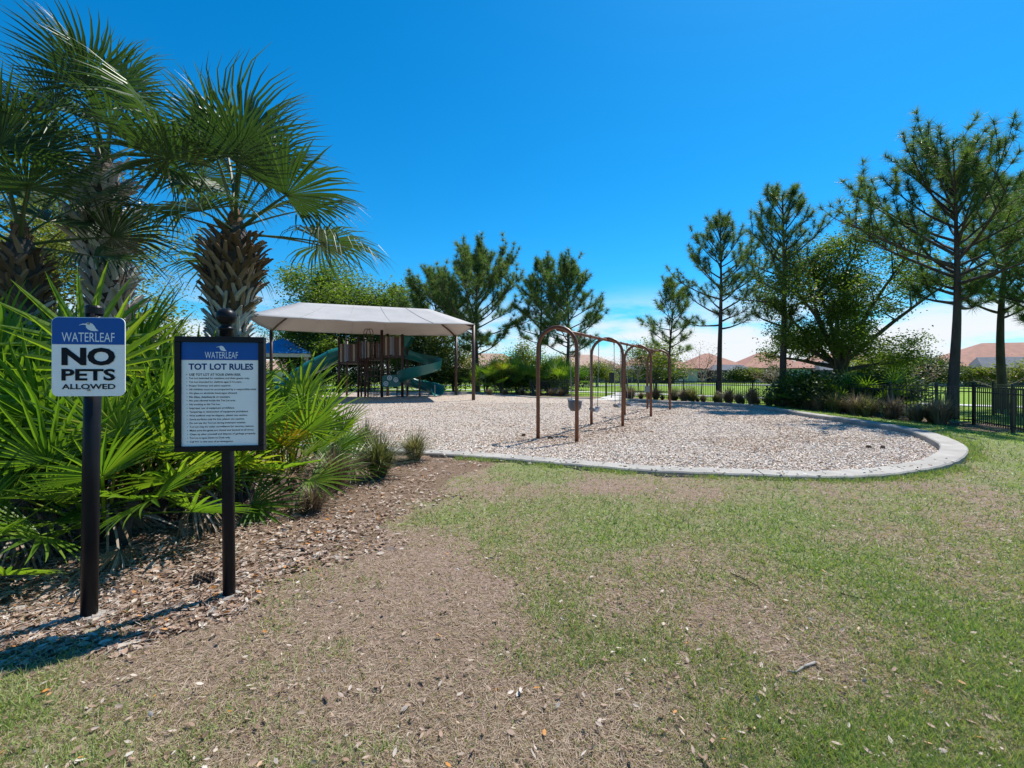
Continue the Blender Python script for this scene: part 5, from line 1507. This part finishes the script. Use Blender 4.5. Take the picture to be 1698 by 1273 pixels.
def tuft(x, y, s, m_, label, k=0, group='ornamental grass tufts'):
    o = bpy.data.objects.new('grass_tuft', GT[k % 4]); COL.objects.link(o)
    if not GT[k % 4].materials: GT[k % 4].materials.append(None)
    o.material_slots[0].link = 'OBJECT'; o.material_slots[0].material = M[m_]
    o.location = (x, y, float(ground_h(np.array([x]), np.array([y]))[0]) - 0.01)
    o.rotation_euler = (0, 0, k * 1.9); o.scale = (s, s, s * 1.05)
    return tag(o, label, 'grass tuft', group)
for k, (px, py, s, m_, lab) in enumerate(((628, 792, 1.4, 'muhly', 'largest green grass tuft between bed and kerb'), (687, 768, 1.15, 'muhly', 'rightmost green grass tuft by the kerb'),
                                          (604, 762, 1.35, 'muhly', 'green grass tuft behind the largest tuft'), (553, 815, 1.25, 'muhly_dry', 'brownish grass tuft below the palmetto fans'),
                                          (520, 850, 0.7, 'muhly_dry', 'small dry grass tuft in the palmetto shade'))):
    X, Y = G(px, py)
    tuft(X, Y, s, m_, lab, k)
ORD = ['first', 'second', 'third', 'fourth', 'fifth', 'sixth', 'seventh', 'eighth', 'ninth', 'tenth', 'eleventh', 'twelfth', 'thirteenth', 'fourteenth', 'fifteenth',
       'sixteenth', 'seventeenth', 'eighteenth', 'nineteenth', 'twentieth']
ORD += ['twenty ' + w for w in ORD[:9]] + ['thirtieth'] + ['thirty ' + w for w in ORD[:9]]
# along the fence, counted from the gate
fp = []
for s in np.arange(3.3, 12.0, 0.25):
    i = int(s); t = s - i
    a, b = np.array(FENCE[i]), np.array(FENCE[min(i + 1, len(FENCE) - 1)])
    q = a + (b - a) * t
    nrm = np.array((-(b - a)[1], (b - a)[0])); nrm /= np.linalg.norm(nrm)
    if nrm[0] > 0: nrm = -nrm
    fp.append(q + nrm * (0.45 + 0.6 * random.random()) + (b - a) * random.uniform(-0.15, 0.15))
for k, q in enumerate(fp):
    tuft(q[0], q[1], random.choice((0.8, 1.1, 1.4, 1.6, 1.9)) * random.uniform(0.9, 1.1), 'muhly_dry' if k % 3 else 'muhly', ORD[k] + ' grass tuft from the gate along the black fence', k, 'grass tufts along the fence')
for k, px in enumerate((812, 838, 866, 893, 915, 930)):
    X, Y = at(px, 33.6 - 0.25 * k)
    tuft(X, Y, 1.3, 'muhly_dry', ORD[k] + ' dry grass tuft from the left before the palmetto hedge', k, 'grass tufts before the hedge')

# ---------------------------------------------------------------- small things on the ground
def cone_(px, py, s, lab, rz=0.4, z=None):
    X, Y = G(px, py)
    zg = float(chip_h(np.array([X]), np.array([Y]))[0]) if z == 'chip' else float(ground_h(np.array([X]), np.array([Y]))[0])
    c = empty('pine_cone', (X, Y, zg + 0.03 * s), rz, lab, 'pine cone', 'fallen pine cones')
    MB().tube([(-0.055 * s, 0, 0), (-0.02 * s, 0, 0.004), (0.03 * s, 0, 0.002), (0.06 * s, 0, 0)], [0.016 * s, 0.024 * s, 0.018 * s, 0.006 * s], 8).build('core', M['cone'], c)
    sm = MB().box((0, 0, 0.016 * s), (0.016 * s, 0.012 * s, 0.022 * s), taper=0.6).mesh('scale')
    for k in range(46):
        u = k / 46; a = k * 2.4
        rr = (0.020 + 0.012 * math.sin(math.pi * min(1, u * 1.15 + 0.1))) * s
        o = link_mesh('scale', sm, M['cone'], c)
        o.matrix_local = Matrix.Translation(((-0.055 + 0.11 * u) * s, 0, 0)) @ Matrix.Rotation(a, 4, 'X') @ Matrix.Translation((0, 0, rr * 0.55)) @ Matrix.Rotation(0.5, 4, 'Y')
cone_(338, 966, 1.15, 'pine cone lying in the bed beside the rules sign post')
cone_(868, 727, 1.0, 'pine cone on the chips left of the first swing arch', 1.0, 'chip')
cone_(912, 732, 1.0, 'pine cone on the chips between the first arch legs', 0.2, 'chip')
cone_(1440, 748, 0.9, 'pine cone on the chips by the kerb bend, left of two', 0.2, 'chip')
cone_(1464, 749, 1.0, 'pine cone on the chips by the kerb bend, right of two', 0.9, 'chip')
def stick(P, r, lab, m_='stick'):
    pts = []
    for (px, py) in P:
        X, Y = G(px, py)
        pts.append(Vector((X, Y, float(ground_h(np.array([X]), np.array([Y]))[0]) + r + 0.006)))
    o = pts[0].copy()
    s = MB().tube([p - o for p in pts], [r * (1 - 0.5 * k / (len(pts) - 1)) for k in range(len(pts))], 7).build('stick', M[m_], None, o, smooth=True)
    return tag(s, lab, 'stick', 'sticks on the lawn')
stick([(1353, 1100), (1335, 1106), (1320, 1116), (1306, 1115)], 0.007, 'pale grey crooked stick on the grass at lower right')
stick([(1212, 952), (1235, 962), (1258, 974), (1266, 985)], 0.006, 'thin dark curved twig on the right of the lawn', 'cone')
stick([(1393, 985), (1420, 992), (1450, 997)], 0.005, 'short thin twig on the far right lawn', 'cone')
